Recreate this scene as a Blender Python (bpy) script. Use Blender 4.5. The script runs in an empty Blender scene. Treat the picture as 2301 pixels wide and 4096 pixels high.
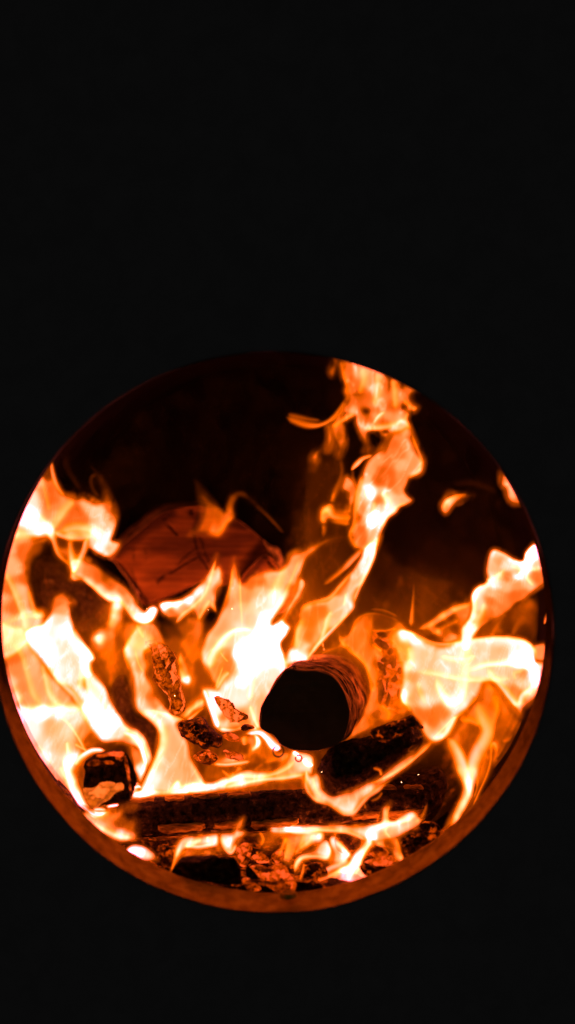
import bpy, math, random
import numpy as np
from mathutils import Vector

# ------------------------------------------------------------------ camera, world, exposure
SC = bpy.context.scene
COL = SC.collection
DIST = 1.5                       # camera to the mouth of the stove (m)
KPX = 0.58307 / 2301.0           # metres per photo pixel in the plane of the mouth
CAMZ = 0.57
cam = bpy.data.cameras.new('camera')
cam.sensor_fit = 'HORIZONTAL'
cam.sensor_width = 36.0
cam.lens = 36.0 * DIST / 0.58307
cam.clip_start = 0.05
cam.clip_end = 100
cam.dof.use_dof = True
cam.dof.focus_distance = DIST + 0.14
cam.dof.aperture_fstop = 1.9
camo = bpy.data.objects.new('camera', cam)
COL.objects.link(camo)
camo.location = (0, -DIST, CAMZ)
camo.rotation_euler = (math.radians(90), 0, 0)
SC.camera = camo
w = bpy.data.worlds.new('World')
SC.world = w
w.use_nodes = True
w.node_tree.nodes['Background'].inputs[0].default_value = (1.0, 1.0, 1.0, 1)
w.node_tree.nodes['Background'].inputs[1].default_value = 0.018
SC.view_settings.view_transform = 'Standard'
SC.view_settings.look = 'None'
SC.view_settings.exposure = 0
SC.cycles.transparent_max_bounces = 96
SC.cycles.max_bounces = 6
SC.cycles.use_denoising = True

# ------------------------------------------------------------------ helpers
random.seed(4)
RNG = np.random.RandomState(11)

def crop(x0, y0, size):
    return (x0, y0, size / 1447.0)
A = crop(0, 1700, 600); B = crop(1100, 1380, 600); C = crop(1700, 1700, 600)
D = crop(1100, 1950, 600); E = crop(1700, 2150, 600); G = crop(400, 1900, 800)
H = crop(0, 2250, 600); I = crop(500, 2350, 600); J = crop(1000, 2400, 600)
K = crop(1500, 2450, 700); L = crop(150, 2800, 600); M = crop(650, 2750, 600)
N = crop(450, 3100, 700); O = crop(1100, 2950, 700); S = (0, 0, 1.0)

def plan(cr, xs, ys, y):
    """measurements taken in the photograph -> metres at depth y behind the mouth"""
    f = KPX * (DIST + y) / DIST
    px = cr[0] + np.asarray(xs, float) * cr[2]
    py = cr[1] + np.asarray(ys, float) * cr[2]
    return (px - 1150.5) * f, CAMZ - (py - 2048.0) * f

_perm = RNG.rand(64, 64, 64)
def vnoise(p):
    p = np.asarray(p, float)
    i = np.floor(p).astype(int); f = p - i
    f = f * f * (3 - 2 * f)
    r = 0
    for dx in (0, 1):
        for dy in (0, 1):
            for dz in (0, 1):
                wgt = (f[..., 0] if dx else 1 - f[..., 0]) * (f[..., 1] if dy else 1 - f[..., 1]) * (f[..., 2] if dz else 1 - f[..., 2])
                r = r + wgt * _perm[(i[..., 0] + dx) % 64, (i[..., 1] + dy) % 64, (i[..., 2] + dz) % 64]
    return r * 2 - 1
def fbm(p, n=3):
    p = np.asarray(p, float); r = 0; a = 1.0
    for k in range(n):
        r = r + a * vnoise(p * 2.0 ** k + 17.3 * k); a *= .5
    return r

def smooth_closed(pts, n=4):
    p = np.asarray(pts, float); m = len(p); out = []
    for i in range(m):
        a, b, c, d = p[i - 1], p[i], p[(i + 1) % m], p[(i + 2) % m]
        for t in np.arange(n) / n:
            out.append(.5 * (2 * b + (c - a) * t + (2 * a - 5 * b + 4 * c - d) * t * t + (3 * b - a - 3 * c + d) * t ** 3))
    return np.array(out)
def smooth_open(pts, n=6):
    p = np.asarray(pts, float)
    p = np.vstack([2 * p[0] - p[1], p, 2 * p[-1] - p[-2]]); out = []
    for i in range(1, len(p) - 2):
        a, b, c, d = p[i - 1], p[i], p[i + 1], p[i + 2]
        for t in np.arange(n) / n:
            out.append(.5 * (2 * b + (c - a) * t + (2 * a - 5 * b + 4 * c - d) * t * t + (3 * b - a - 3 * c + d) * t ** 3))
    out.append(p[-2])
    return np.array(out)

def signed_dist(px, py, poly):
    """distance to the outline, positive inside"""
    a = poly; b = np.roll(poly, -1, axis=0)
    best = np.full(px.shape, 1e18); inside = np.zeros(px.shape, bool)
    for (x0, y0), (x1, y1) in zip(a, b):
        dx, dy = x1 - x0, y1 - y0
        t = np.clip(((px - x0) * dx + (py - y0) * dy) / (dx * dx + dy * dy + 1e-12), 0, 1)
        best = np.minimum(best, (px - x0 - t * dx) ** 2 + (py - y0 - t * dy) ** 2)
        if y0 != y1:
            inside ^= ((y0 > py) != (y1 > py)) & (px < dx * (py - y0) / dy + x0)
    best = np.sqrt(best)
    return np.where(inside, best, -best)

def line_dist(px, py, pts):
    best = np.full(px.shape, 1e18)
    for (x0, y0), (x1, y1) in zip(pts[:-1], pts[1:]):
        dx, dy = x1 - x0, y1 - y0
        t = np.clip(((px - x0) * dx + (py - y0) * dy) / (dx * dx + dy * dy + 1e-12), 0, 1)
        best = np.minimum(best, (px - x0 - t * dx) ** 2 + (py - y0 - t * dy) ** 2)
    return np.sqrt(best)

def mesh_object(name, verts, faces, mat, parent=None, smooth=True, attrs=None):
    me = bpy.data.meshes.new(name)
    me.from_pydata([tuple(v) for v in np.asarray(verts).tolist()], [], [tuple(f) for f in faces])
    me.update()
    if smooth:
        me.polygons.foreach_set('use_smooth', [True] * len(me.polygons))
    for k, v in (attrs or {}).items():
        at = me.attributes.new(k, 'FLOAT', 'POINT')
        at.data.foreach_set('value', np.asarray(v, np.float32))
    if mat: me.materials.append(mat)
    o = bpy.data.objects.new(name, me)
    COL.objects.link(o)
    if parent: o.parent = parent
    return o

def tag(o, label=None, cat=None, group=None, kind=None):
    if label: o['label'] = label
    if cat: o['category'] = cat
    if group: o['group'] = group
    if kind: o['kind'] = kind
    return o

def empty(name):
    o = bpy.data.objects.new(name, None); COL.objects.link(o); return o

def grid_region(cr, outline, step, warp=0.0, wl=80.0, grow=0):
    """a regular lattice over an outline: lattice coordinates, distance inside, cells kept"""
    poly = smooth_closed(outline)
    x0, y0 = poly.min(0) - step * 2 - grow; x1, y1 = poly.max(0) + step * 2 + grow
    nx = int((x1 - x0) / step) + 2; ny = int((y1 - y0) / step) + 2
    gx, gy = np.meshgrid(x0 + np.arange(nx) * step, y0 + np.arange(ny) * step, indexing='ij')
    wx, wy = gx, gy
    if warp:
        q = np.stack([gx / wl, gy / wl, np.full(gx.shape, x0 * .013)], -1)
        wx = gx + warp * fbm(q); wy = gy + warp * fbm(q + 31.7)
    d = signed_dist(wx, wy, poly)
    inv = d > -grow - step * 0.4
    cell = inv[:-1, :-1] & inv[1:, :-1] & inv[:-1, 1:] & inv[1:, 1:]
    # keep the largest connected patch
    lab = np.where(cell, np.arange(cell.size).reshape(cell.shape) + 1, 0)
    while True:
        q = np.pad(lab, 1)
        nl = np.maximum.reduce([q[1:-1, 1:-1], q[:-2, 1:-1], q[2:, 1:-1], q[1:-1, :-2], q[1:-1, 2:]])
        nl = np.where(cell, nl, 0)
        # jump along rows to converge quickly
        if (nl == lab).all(): break
        lab = nl
    ids, cnt = np.unique(lab[lab > 0], return_counts=True)
    cell = lab == ids[np.argmax(cnt)]
    return gx, gy, d, cell

def lens(gx, gy, cell):
    """indices of a closed two-sided body over the kept cells; rim vertices shared"""
    nx, ny = gx.shape
    c = np.pad(cell, 1)
    cnt = (c[:-1, :-1].astype(int) + c[1:, :-1] + c[:-1, 1:] + c[1:, 1:])
    used = cnt > 0; inner = cnt == 4
    fi = np.full((nx, ny), -1); fi[used] = np.arange(used.sum())
    bi = fi.copy(); nb = used.sum(); bi[inner] = nb + np.arange(inner.sum())
    ci, cj = np.nonzero(cell)
    def quads(ix, flip):
        q = np.stack([ix[ci, cj], ix[ci + 1, cj], ix[ci + 1, cj + 1], ix[ci, cj + 1]], 1)
        return q[:, ::-1] if flip else q
    # image y runs downwards: front side faces the camera (-Y)
    faces = np.vstack([quads(fi, True), quads(bi, False)])
    return used, inner, faces

# ------------------------------------------------------------------ materials
def mat_new(name):
    m = bpy.data.materials.new(name); m.use_nodes = True
    nt = m.node_tree; nt.nodes.clear()
    return m, nt
def nd(nt, typ, **kw):
    n = nt.nodes.new(typ)
    for k, v in kw.items():
        if k.startswith('i_'):
            n.inputs[int(k[2:])].default_value = v
        else:
            setattr(n, k, v)
    return n
def ramp(nt, fac, stops):
    r = nt.nodes.new('ShaderNodeValToRGB')
    e = r.color_ramp.elements
    while len(e) < len(stops): e.new(.5)
    for k, (p, c) in enumerate(stops):
        e[k].position = p; e[k].color = (c, c, c, 1) if not isinstance(c, tuple) else (*c, 1)
    nt.links.new(fac, r.inputs[0])
    return r.outputs[0]
def math_n(nt, op, a, b=None):
    n = nt.nodes.new('ShaderNodeMath'); n.operation = op
    for k, v in ((0, a), (1, b)):
        if v is None: continue
        if isinstance(v, (int, float)): n.inputs[k].default_value = v
        else: nt.links.new(v, n.inputs[k])
    return n.outputs[0]
def heat_colour(nt, h, off=1.0, lin=0.0, quad=.018, green=.125):
    """as the light of a wood fire photographs: red follows heat, green an eighth of it, blue comes in late"""
    cmb = nt.nodes.new('ShaderNodeCombineColor')
    nt.links.new(h, cmb.inputs[0])
    nt.links.new(math_n(nt, 'MULTIPLY', h, green), cmb.inputs[1])
    x = math_n(nt, 'MAXIMUM', math_n(nt, 'SUBTRACT', h, off), 0.0)
    nt.links.new(math_n(nt, 'ADD', math_n(nt, 'MULTIPLY', math_n(nt, 'MULTIPLY', x, x), quad), math_n(nt, 'MULTIPLY', x, lin)), cmb.inputs[2])
    return cmb.outputs[0]

def flame_material(name, sides, grain, off=1.0, lin=0.0, quad=.018):
    m, nt = mat_new(name)
    at = nd(nt, 'ShaderNodeAttribute', attribute_name='flame_heat')
    tc = nd(nt, 'ShaderNodeTexCoord')
    mp = nd(nt, 'ShaderNodeMapping'); mp.inputs['Scale'].default_value = (1, .5, .45)
    nt.links.new(tc.outputs['Object'], mp.inputs[0])
    n1 = nd(nt, 'ShaderNodeTexNoise'); n1.inputs['Scale'].default_value = 55; n1.inputs['Detail'].default_value = 4
    n1.inputs['Distortion'].default_value = 1.2
    nt.links.new(mp.outputs[0], n1.inputs[0])
    # thin bright folds where the noise crosses its middle, broad slow change besides
    rid = math_n(nt, 'ABSOLUTE', math_n(nt, 'SUBTRACT', n1.outputs[0], .5))
    fold = math_n(nt, 'SUBTRACT', 1.0, math_n(nt, 'MULTIPLY', rid, 9.0))
    fold = math_n(nt, 'MULTIPLY', math_n(nt, 'MAXIMUM', fold, 0.0), grain)
    slow = math_n(nt, 'MULTIPLY', math_n(nt, 'SUBTRACT', n1.outputs[0], .5), grain * 2.0)
    k = math_n(nt, 'ADD', math_n(nt, 'ADD', fold, slow), 1.0 - grain * .25)
    h = math_n(nt, 'MULTIPLY', at.outputs['Fac'], k)
    em = nd(nt, 'ShaderNodeEmission'); em.inputs[1].default_value = 1.0 / sides
    nt.links.new(heat_colour(nt, h, off, lin, quad), em.inputs[0])
    tr = nd(nt, 'ShaderNodeBsdfTransparent')
    ad = nd(nt, 'ShaderNodeAddShader')
    nt.links.new(em.outputs[0], ad.inputs[0]); nt.links.new(tr.outputs[0], ad.inputs[1])
    out = nd(nt, 'ShaderNodeOutputMaterial'); nt.links.new(ad.outputs[0], out.inputs[0])
    m.cycles.emission_sampling = 'NONE'
    return m
FLAME = flame_material('flame', 2.0, .07, .7, .02, .014)
FOLD = flame_material('flame_fold', 2.0, .12, .9, .016, .016)
FOLD_IN = flame_material('flame_fold_in_sheet', 2.0, .1, .8, .03, .02)

def solid_material(name, stops, scale=(60, 60, 60), rough=.9, bump=.6, detail=6, glow=None, glow_scale=90, bands=None, dark_attr=None, spec=.04, gloss_noise=None, shade_height=None, glow_stretch=1.7, ember_green=.092):
    m, nt = mat_new(name)
    tc = nd(nt, 'ShaderNodeTexCoord')
    mp = nd(nt, 'ShaderNodeMapping'); mp.inputs['Scale'].default_value = scale
    nt.links.new(tc.outputs['Object'], mp.inputs[0])
    n1 = nd(nt, 'ShaderNodeTexNoise'); n1.inputs['Scale'].default_value = 1; n1.inputs['Detail'].default_value = detail
    n1.inputs['Roughness'].default_value = .65; n1.inputs['Distortion'].default_value = .4
    nt.links.new(mp.outputs[0], n1.inputs[0])
    fac = n1.outputs[0]
    if bands:
        mb = nd(nt, 'ShaderNodeMapping'); mb.inputs['Scale'].default_value = bands
        nt.links.new(tc.outputs['Object'], mb.inputs[0])
        n3 = nd(nt, 'ShaderNodeTexNoise'); n3.inputs['Scale'].default_value = 1; n3.inputs['Detail'].default_value = 3
        nt.links.new(mb.outputs[0], n3.inputs[0])
        fac = math_n(nt, 'ADD', math_n(nt, 'MULTIPLY', fac, .45), math_n(nt, 'MULTIPLY', n3.outputs[0], .55))
    colr = ramp(nt, fac, stops)
    bs = nd(nt, 'ShaderNodeBsdfPrincipled')
    bs.inputs['Roughness'].default_value = rough
    bs.inputs['Specular IOR Level'].default_value = spec
    if dark_attr:
        at = nd(nt, 'ShaderNodeAttribute', attribute_name=dark_attr)
        mx = nd(nt, 'ShaderNodeMix', data_type='RGBA')
        nt.links.new(at.outputs['Fac'], mx.inputs[0]); nt.links.new(colr, mx.inputs[6]); mx.inputs[7].default_value = (.006, .004, .003, 1)
        colr = mx.outputs[2]
    if shade_height:      # shade put into the upper ring's colour, ash and rust below, ragged border
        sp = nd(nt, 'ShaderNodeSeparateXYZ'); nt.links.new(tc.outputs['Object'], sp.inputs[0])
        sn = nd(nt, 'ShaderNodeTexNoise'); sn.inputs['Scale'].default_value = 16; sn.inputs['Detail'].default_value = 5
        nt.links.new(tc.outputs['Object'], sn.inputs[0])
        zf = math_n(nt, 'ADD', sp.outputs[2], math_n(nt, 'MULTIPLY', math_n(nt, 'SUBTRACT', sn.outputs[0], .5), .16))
        mr = nd(nt, 'ShaderNodeMapRange'); mr.inputs[1].default_value, mr.inputs[2].default_value = shade_height
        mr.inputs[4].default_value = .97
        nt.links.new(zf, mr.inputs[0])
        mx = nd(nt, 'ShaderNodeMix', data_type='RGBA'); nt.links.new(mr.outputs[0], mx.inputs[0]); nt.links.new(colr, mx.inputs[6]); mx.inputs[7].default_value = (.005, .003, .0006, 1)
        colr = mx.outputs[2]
    nt.links.new(colr, bs.inputs['Base Color'])
    bp = nd(nt, 'ShaderNodeBump'); bp.inputs['Strength'].default_value = bump; bp.inputs['Distance'].default_value = .003
    nt.links.new(fac, bp.inputs['Height']); nt.links.new(bp.outputs[0], bs.inputs['Normal'])
    surf = bs.outputs[0]
    if glow:
        mg = nd(nt, 'ShaderNodeMapping'); mg.inputs['Scale'].default_value = (1, 1, glow_stretch); mg.inputs['Rotation'].default_value = (0, .5, 0)
        dn = nd(nt, 'ShaderNodeTexNoise'); dn.inputs['Scale'].default_value = 160; dn.inputs['Detail'].default_value = 4
        nt.links.new(tc.outputs['Object'], dn.inputs[0])
        dv = nd(nt, 'ShaderNodeVectorMath', operation='MULTIPLY_ADD'); dv.inputs[1].default_value = (.016, .016, .016)
        nt.links.new(dn.outputs['Color'], dv.inputs[0]); nt.links.new(tc.outputs['Object'], dv.inputs[2])
        nt.links.new(dv.outputs[0], mg.inputs[0])
        vo = nd(nt, 'ShaderNodeTexVoronoi'); vo.inputs['Scale'].default_value = glow_scale
        ve = nd(nt, 'ShaderNodeTexVoronoi', feature='DISTANCE_TO_EDGE'); ve.inputs['Scale'].default_value = glow_scale
        nt.links.new(mg.outputs[0], vo.inputs['Vector']); nt.links.new(mg.outputs[0], ve.inputs['Vector'])
        sc_ = nd(nt, 'ShaderNodeSeparateColor'); nt.links.new(vo.outputs['Color'], sc_.inputs[0])
        fl = math_n(nt, 'ADD', math_n(nt, 'MULTIPLY', sc_.outputs[0], .38), math_n(nt, 'MULTIPLY', dn.outputs[0], .62))
        h = ramp(nt, fl, [(p, min(1.0, v / 4.0)) for p, v in glow])
        h = math_n(nt, 'MULTIPLY', h, ramp(nt, ve.outputs[0], [(.0, .22), (.05, .6), (.16, 1.0)]))
        h = math_n(nt, 'MULTIPLY', h, 4.0)
        em = nd(nt, 'ShaderNodeEmission'); nt.links.new(heat_colour(nt, h, .7, .03, .01, ember_green), em.inputs[0])
        ad = nd(nt, 'ShaderNodeAddShader')
        nt.links.new(surf, ad.inputs[0]); nt.links.new(em.outputs[0], ad.inputs[1])
        surf = ad.outputs[0]
        m.cycles.emission_sampling = 'NONE'
    out = nd(nt, 'ShaderNodeOutputMaterial'); nt.links.new(surf, out.inputs[0])
    return m

PLATE = solid_material('black_plate', [(.3, (.13, .13, .13)), (.7, (.16, .16, .16))], (30, 30, 30), rough=.9, bump=.1, spec=0)
RIM = solid_material('ashy_steel', [(.28, (.2, .135, .005)), (.5, (.48, .33, .012)), (.72, (.7, .52, .03))], (70, 70, 70), rough=.95, bump=.35, spec=0, shade_height=(.25, .42))
SOOT = solid_material('sooted_steel', [(.35, (.004, .003, .002)), (.65, (.014, .011, .006))], (14, 14, 9), rough=.95, bump=.5)
CHAR = solid_material('char', [(.4, (.008, .006, .003)), (.6, (.06, .045, .01)), (.75, (.26, .19, .035))], (150, 150, 150), rough=.85, bump=1.0)
CHARG = solid_material('charred_log_face', [(.44, (.012, .009, .004)), (.56, (.06, .045, .015)), (.68, (.4, .28, .08))], (60, 220, 260), rough=.8, bump=1.0)
BARK = solid_material('scorched_bark', [(.36, (.02, .012, .003)), (.45, (.22, .15, .025)), (.58, (.85, .6, .12))], (40, 300, 40), rough=.85, bump=1.0, dark_attr='crack_and_shade')
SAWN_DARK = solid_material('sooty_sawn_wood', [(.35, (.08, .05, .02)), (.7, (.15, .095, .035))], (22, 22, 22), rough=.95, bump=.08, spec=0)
SAWN = solid_material('sawn_wood', [(.3, (.1, .048, .004)), (.5, (.22, .105, .008)), (.7, (.32, .17, .016))], (40, 40, 160), rough=.9, bump=.5, bands=(6, 6, 210), dark_attr='crack_and_shade')
CHAR_LIT = solid_material('lit_char', [(.3, (.04, .028, .003)), (.46, (.3, .2, .014)), (.62, (.7, .5, .045))], (55, 220, 260), rough=.9, bump=1.0, spec=0)  # paler copy of the char, firelight put into its colour
FLAKE = solid_material('flaking_ember', [(.4, (.02, .008, .002)), (.7, (.12, .05, .012))], (170, 170, 90), rough=.9, bump=1.0, spec=0,
                       glow=[(.3, .02), (.4, .22), (.5, .7), (.66, 1.6)], glow_scale=110, glow_stretch=.4, ember_green=.115)
EMBER = solid_material('ember', [(.4, (.012, .004, .001)), (.7, (.05, .016, .004))], (170, 170, 170), rough=.9, bump=1.0,
                       glow=[(.3, .05), (.4, .35), (.5, .7), (.66, 1.3)], glow_scale=60)
EMBER_DIM = solid_material('dim_ember', [(.4, (.012, .009, .004)), (.7, (.08, .05, .015))], (170, 170, 170), rough=.9, bump=1.0,
                       glow=[(.42, .0), (.54, .05), (.62, .3), (.75, .8)], glow_scale=110)
EMBER_BRIGHT = solid_material('glowing_ash', [(.3, (.3, .27, .24)), (.7, (.5, .47, .44))], (120, 120, 120), rough=.95, bump=.5,
                       glow=[(.3, .7), (.5, 1.0), (.65, 1.5)], glow_scale=45, ember_green=.15)

# ------------------------------------------------------------------ stove: front plate with round mouth, rim, firebox
stove = tag(empty('stove'), 'black stove front with one large round mouth and a scorched steel rim', 'stove')
CX = (1094 - 1150.5) * KPX; CZ = CAMZ - (2529 - 2048) * KPX; R0 = 1121 * KPX
YB = 0.043
fb = KPX * (DIST + YB) / DIST
CX1 = (1095 - 1150.5) * fb; CZ1 = CAMZ - (2482 - 2048) * fb; R1 = 1088 * fb
NS = 192
def ring(cx, cz, r, y, n=NS, amp=0.0, seed=0):
    a = np.arange(n) / n * 2 * math.pi
    rr = r + amp * fbm(np.stack([np.cos(a) * 6 + seed, np.sin(a) * 6, np.full(n, y * 40)], -1))
    return np.stack([cx + rr * np.cos(a), np.full(n, y), cz + rr * np.sin(a)], 1)
def loft(rings, closed=True):
    n = len(rings[0]); v = np.vstack(rings); f = []
    for k in range(len(rings) - 1):
        for i in range(n if closed else n - 1):
            j = (i + 1) % n
            f.append((k * n + i, k * n + j, (k + 1) * n + j, (k + 1) * n + i))
    return v, f
# front plate: square outside, round inside, 12 mm thick with a rounded inner edge
def square_ring(half, y):
    a = np.arange(NS) / NS * 2 * math.pi
    s = half / np.maximum(np.abs(np.cos(a)), np.abs(np.sin(a)))
    return np.stack([CX + s * np.cos(a), np.full(NS, y), CZ + s * np.sin(a)], 1)
v, f = loft([square_ring(1.6, .012), square_ring(1.6, 0), ring(CX, CZ, R0 + .004, 0), ring(CX, CZ, R0 + .001, .0015), ring(CX, CZ, R0 + .001, .012)])
mesh_object('front_plate', v, f, PLATE, stove, smooth=False)
rings = []
for k in range(15):
    t = k / 14
    rr = R0 * (1 - t) + R1 * t + .0012 * math.sin(t * math.pi)
    rings.append(ring(CX * (1 - t) + CX1 * t, CZ * (1 - t) + CZ1 * t, rr, .0005 + (YB - .0005) * t, amp=.0006, seed=3))
rings += [ring(CX1, CZ1, R1 + .002, YB + .003, amp=.0006, seed=3), ring(CX1, CZ1, R1 + .03, YB + .004)]
v, f = loft(rings)
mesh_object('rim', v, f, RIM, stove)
v, f = loft([ring(CX1, CZ1, R1 + .028, YB + .002 + .46 * t, amp=.001, seed=5) for t in np.linspace(0, 1, 24)])
mesh_object('firebox_wall', v, f, SOOT, stove)
rr = [ring(CX1, CZ1, max(.0005, (R1 + .03) * s), .5, amp=0) for s in np.linspace(1, 0, 20)]
v, f = loft(rr); v[:, 1] += .006 * fbm(v * 14)
mesh_object('back_plate', v, f, SOOT, stove)
def bolt(px, py, y, r, name):
    x, z = plan(S, px, py, y); x = float(x); z = float(z)
    prof = [(r, 0.0), (r, .35 * r), (.85 * r, .55 * r), (.62 * r, .6 * r), (.5 * r, .45 * r), (.3 * r, .4 * r), (.001, .4 * r)]
    n = 24; rings_ = []
    nrm = Vector((CX - x, -.015, CZ - z)).normalized(); t1 = nrm.cross(Vector((0, 1, 0))).normalized(); t2 = nrm.cross(t1)
    for q, h in prof:
        rings_.append(np.array([Vector((x, y, z)) + t1 * q * math.cos(a) + t2 * q * math.sin(a) + nrm * h for a in np.arange(n) / n * 2 * math.pi]))
    v, f = loft(rings_)
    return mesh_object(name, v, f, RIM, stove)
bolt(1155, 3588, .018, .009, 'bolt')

# ------------------------------------------------------------------ solid lumps, logs
def lump(name, cr, outline, y, T, mat, label=None, cat=None, parent=None, rough=.003, freq=90, step=None, warp=5, cracks=(), flat=0.0, group=None, tilt=(0, 0), attr=False, facets=0):
    """a closed, rounded, uneven solid with the given outline, T thick either side"""
    o_ = np.asarray(outline, float); ext = max(np.ptp(o_[:, 0]), np.ptp(o_[:, 1]))
    step = step or max(4.0 / cr[2] * .5, ext / 110)
    gx, gy, d, cell = grid_region(cr, outline, step, warp, 45)
    used, inner, faces = lens(gx, gy, cell)
    f_ = KPX * (DIST + y) / DIST * cr[2]
    dm = np.clip(d, 0, None) * f_
    edge = T * (1.0 - flat)
    prof = np.sqrt(np.clip(1 - (1 - np.clip(dm / max(edge, 1e-4), 0, 1)) ** 2, 0, 1)) * T
    X, Z = plan(cr, gx, gy, y)
    Yc = y + tilt[0] * (X - X[used].mean()) + tilt[1] * (Z - Z[used].mean())
    q = np.stack([X, np.full(X.shape, y), Z], -1) * freq
    nz = fbm(q, 4) * rough * np.clip(dm / (edge * .5), .15, 1)
    cr_d = np.zeros(X.shape)
    for pts, wd in cracks:
        cd = line_dist(gx + 3 * fbm(q * .8), gy + 3 * fbm(q * .8 + 9), np.asarray(pts, float))
        cr_d = np.maximum(cr_d, np.exp(-(cd / wd) ** 2))
    if facets:
        rs = np.random.RandomState(int(abs(gx[0, 0]) * 7 + abs(gy[0, 0])) % 9999)
        xm, zm = X[used].mean(), Z[used].mean(); sx, sz = np.ptp(X[used]) / 2, np.ptp(Z[used]) / 2
        for _k in range(facets):
            cx_, cz_ = xm + sx * rs.uniform(-.7, .7), zm + sz * rs.uniform(-.7, .7)
            aa = rs.uniform(0, 6.28); sl = rs.uniform(.25, .9)
            pl = T * rs.uniform(.55, .95) + sl * ((X - cx_) * math.cos(aa) + (Z - cz_) * math.sin(aa))
            prof = np.minimum(prof, np.maximum(pl, T * .12 * (dm > 0)))
    Yf = Yc - prof + nz + cr_d * .004
    Yb = Yc + prof + nz
    # uneven silhouette
    jx = fbm(q * 1.3 + 5, 2) * rough * .35; jz = fbm(q * 1.3 + 50, 2) * rough * .35
    V = np.vstack([np.stack([(X + jx)[used], np.where(inner, Yf, Yc)[used], (Z + jz)[used]], 1),
                   np.stack([(X + jx)[inner], Yb[inner], (Z + jz)[inner]], 1)])
    at = {'crack_and_shade': np.concatenate([cr_d[used], cr_d[inner] * 0])}
    o = mesh_object(name, V, faces.tolist(), mat, parent, attrs=at)
    if label: tag(o, label, cat, group)
    return o

def prism_log(name, cr, outline, yf, yb, shift, shrink, label, mat_end, mat_bark, cracks=(), shade_strokes=(), n_sub=6, bark_amp=.0016, end_amp=.0006, tilt=0.0, group=None):
    """a log with a sawn end of the given outline, running back into the fire"""
    root = tag(empty(name), label, 'log', group)
    poly = smooth_closed(outline, n_sub); n = len(poly)
    cen = poly.mean(0)
    rings = []; nl = 70
    for k in range(nl):
        t = k / (nl - 1)
        pp = cen + (poly - cen) * (1 + (shrink - 1) * t) + np.array(shift) * t
        y = yf + (yb - yf) * t
        X, Z = plan(cr, pp[:, 0], pp[:, 1], y)
        Y = y + tilt * (pp[:, 0] - cen[0]) * cr[2] * KPX * (1 - t)
        nrm = np.stack([X - X.mean(), Z - Z.mean()], 1); nrm /= np.linalg.norm(nrm, axis=1)[:, None]
        q = np.stack([X * 26, np.full(n, y * 420), Z * 26], -1)
        a = bark_amp * (fbm(q, 3) + .8 * vnoise(q * 2.3)) * (1 if k else .45)
        rings.append(np.stack([X + nrm[:, 0] * a, Y, Z + nrm[:, 1] * a], 1))
    v, f = loft(rings)
    f.append(tuple((nl - 1) * n + i for i in range(n)))
    mesh_object('bark', v, f, mat_bark, root, attrs={'crack_and_shade': np.clip(fbm(v * np.array([40, 330, 40])) * 1.4 - .35, 0, .85)})
    # sawn end: concentric rings a hair in front of the bark
    m = 44; front = rings[0].copy(); c3 = front.mean(0); R = []
    for k in range(m + 1):
        s = 1 - k / m
        p = c3 + (front - c3) * max(s, .002)
        R.append(p)
    v = np.vstack(R)
    f_ = KPX * (DIST + yf) / DIST
    ix = ((v[:, 0] / f_ + 1150.5) - cr[0]) / cr[2]; iy = ((CAMZ - v[:, 2]) / f_ + 2048 - cr[1]) / cr[2]
    cd = np.zeros(len(v))
    q = v * 60
    for pts, wd in cracks:
        dd = line_dist(ix + 4 * fbm(q), iy + 4 * fbm(q + 9), np.asarray(pts, float))
        cd = np.maximum(cd, np.exp(-(dd / (.7 * wd)) ** 2))
    sd = np.zeros(len(v))  # shade of the sawn face painted in as broad dark strokes
    for pts, wd in shade_strokes:
        dd = line_dist(ix + 30 * fbm(q * .5), iy + 30 * fbm(q * .5 + 9), np.asarray(pts, float))
        sd = np.maximum(sd, .8 * np.exp(-(dd / wd) ** 2))
    sd = np.maximum(sd, np.clip(.35 + .8 * fbm(v * np.array([14, 1, 34]), 3), 0, .75) * (.9 if len(shade_strokes) else 0))
    v[:, 1] += -.0012 + end_amp * fbm(v * np.array([30, 30, 260])) + .005 * cd
    _, f = loft(R)
    f = [tuple(q) for q in f]
    mesh_object('sawn_end', v, f, mat_end, root, attrs={'crack_and_shade': np.maximum(cd * .95, sd)})  # one attribute carries the cracks and the painted shade
    return root

# ash bed on the floor of the drum
gx, gy = np.meshgrid(np.linspace(-.26, .24, 150), np.linspace(.047, .49, 110), indexing='ij')
zb = CZ1 - np.sqrt(np.clip((R1 + .026) ** 2 - (gx - CX1) ** 2, 0, None))
zz = np.maximum(zb - .004, CZ1 - .283 + .03 * np.clip(gy / .4, 0, 1)) + .006 * fbm(np.stack([gx, gy, gx * 0], -1) * 40, 4)
V = np.stack([gx, gy, zz], -1).reshape(-1, 3)
idx = np.arange(150 * 110).reshape(150, 110)
F = np.stack([idx[:-1, :-1], idx[1:, :-1], idx[1:, 1:], idx[:-1, 1:]], -1).reshape(-1, 4)
tag(mesh_object('ash_bed', V, F.tolist(), EMBER_DIM), 'dark ash with dull red glow on the floor of the firebox', kind='stuff')

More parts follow.
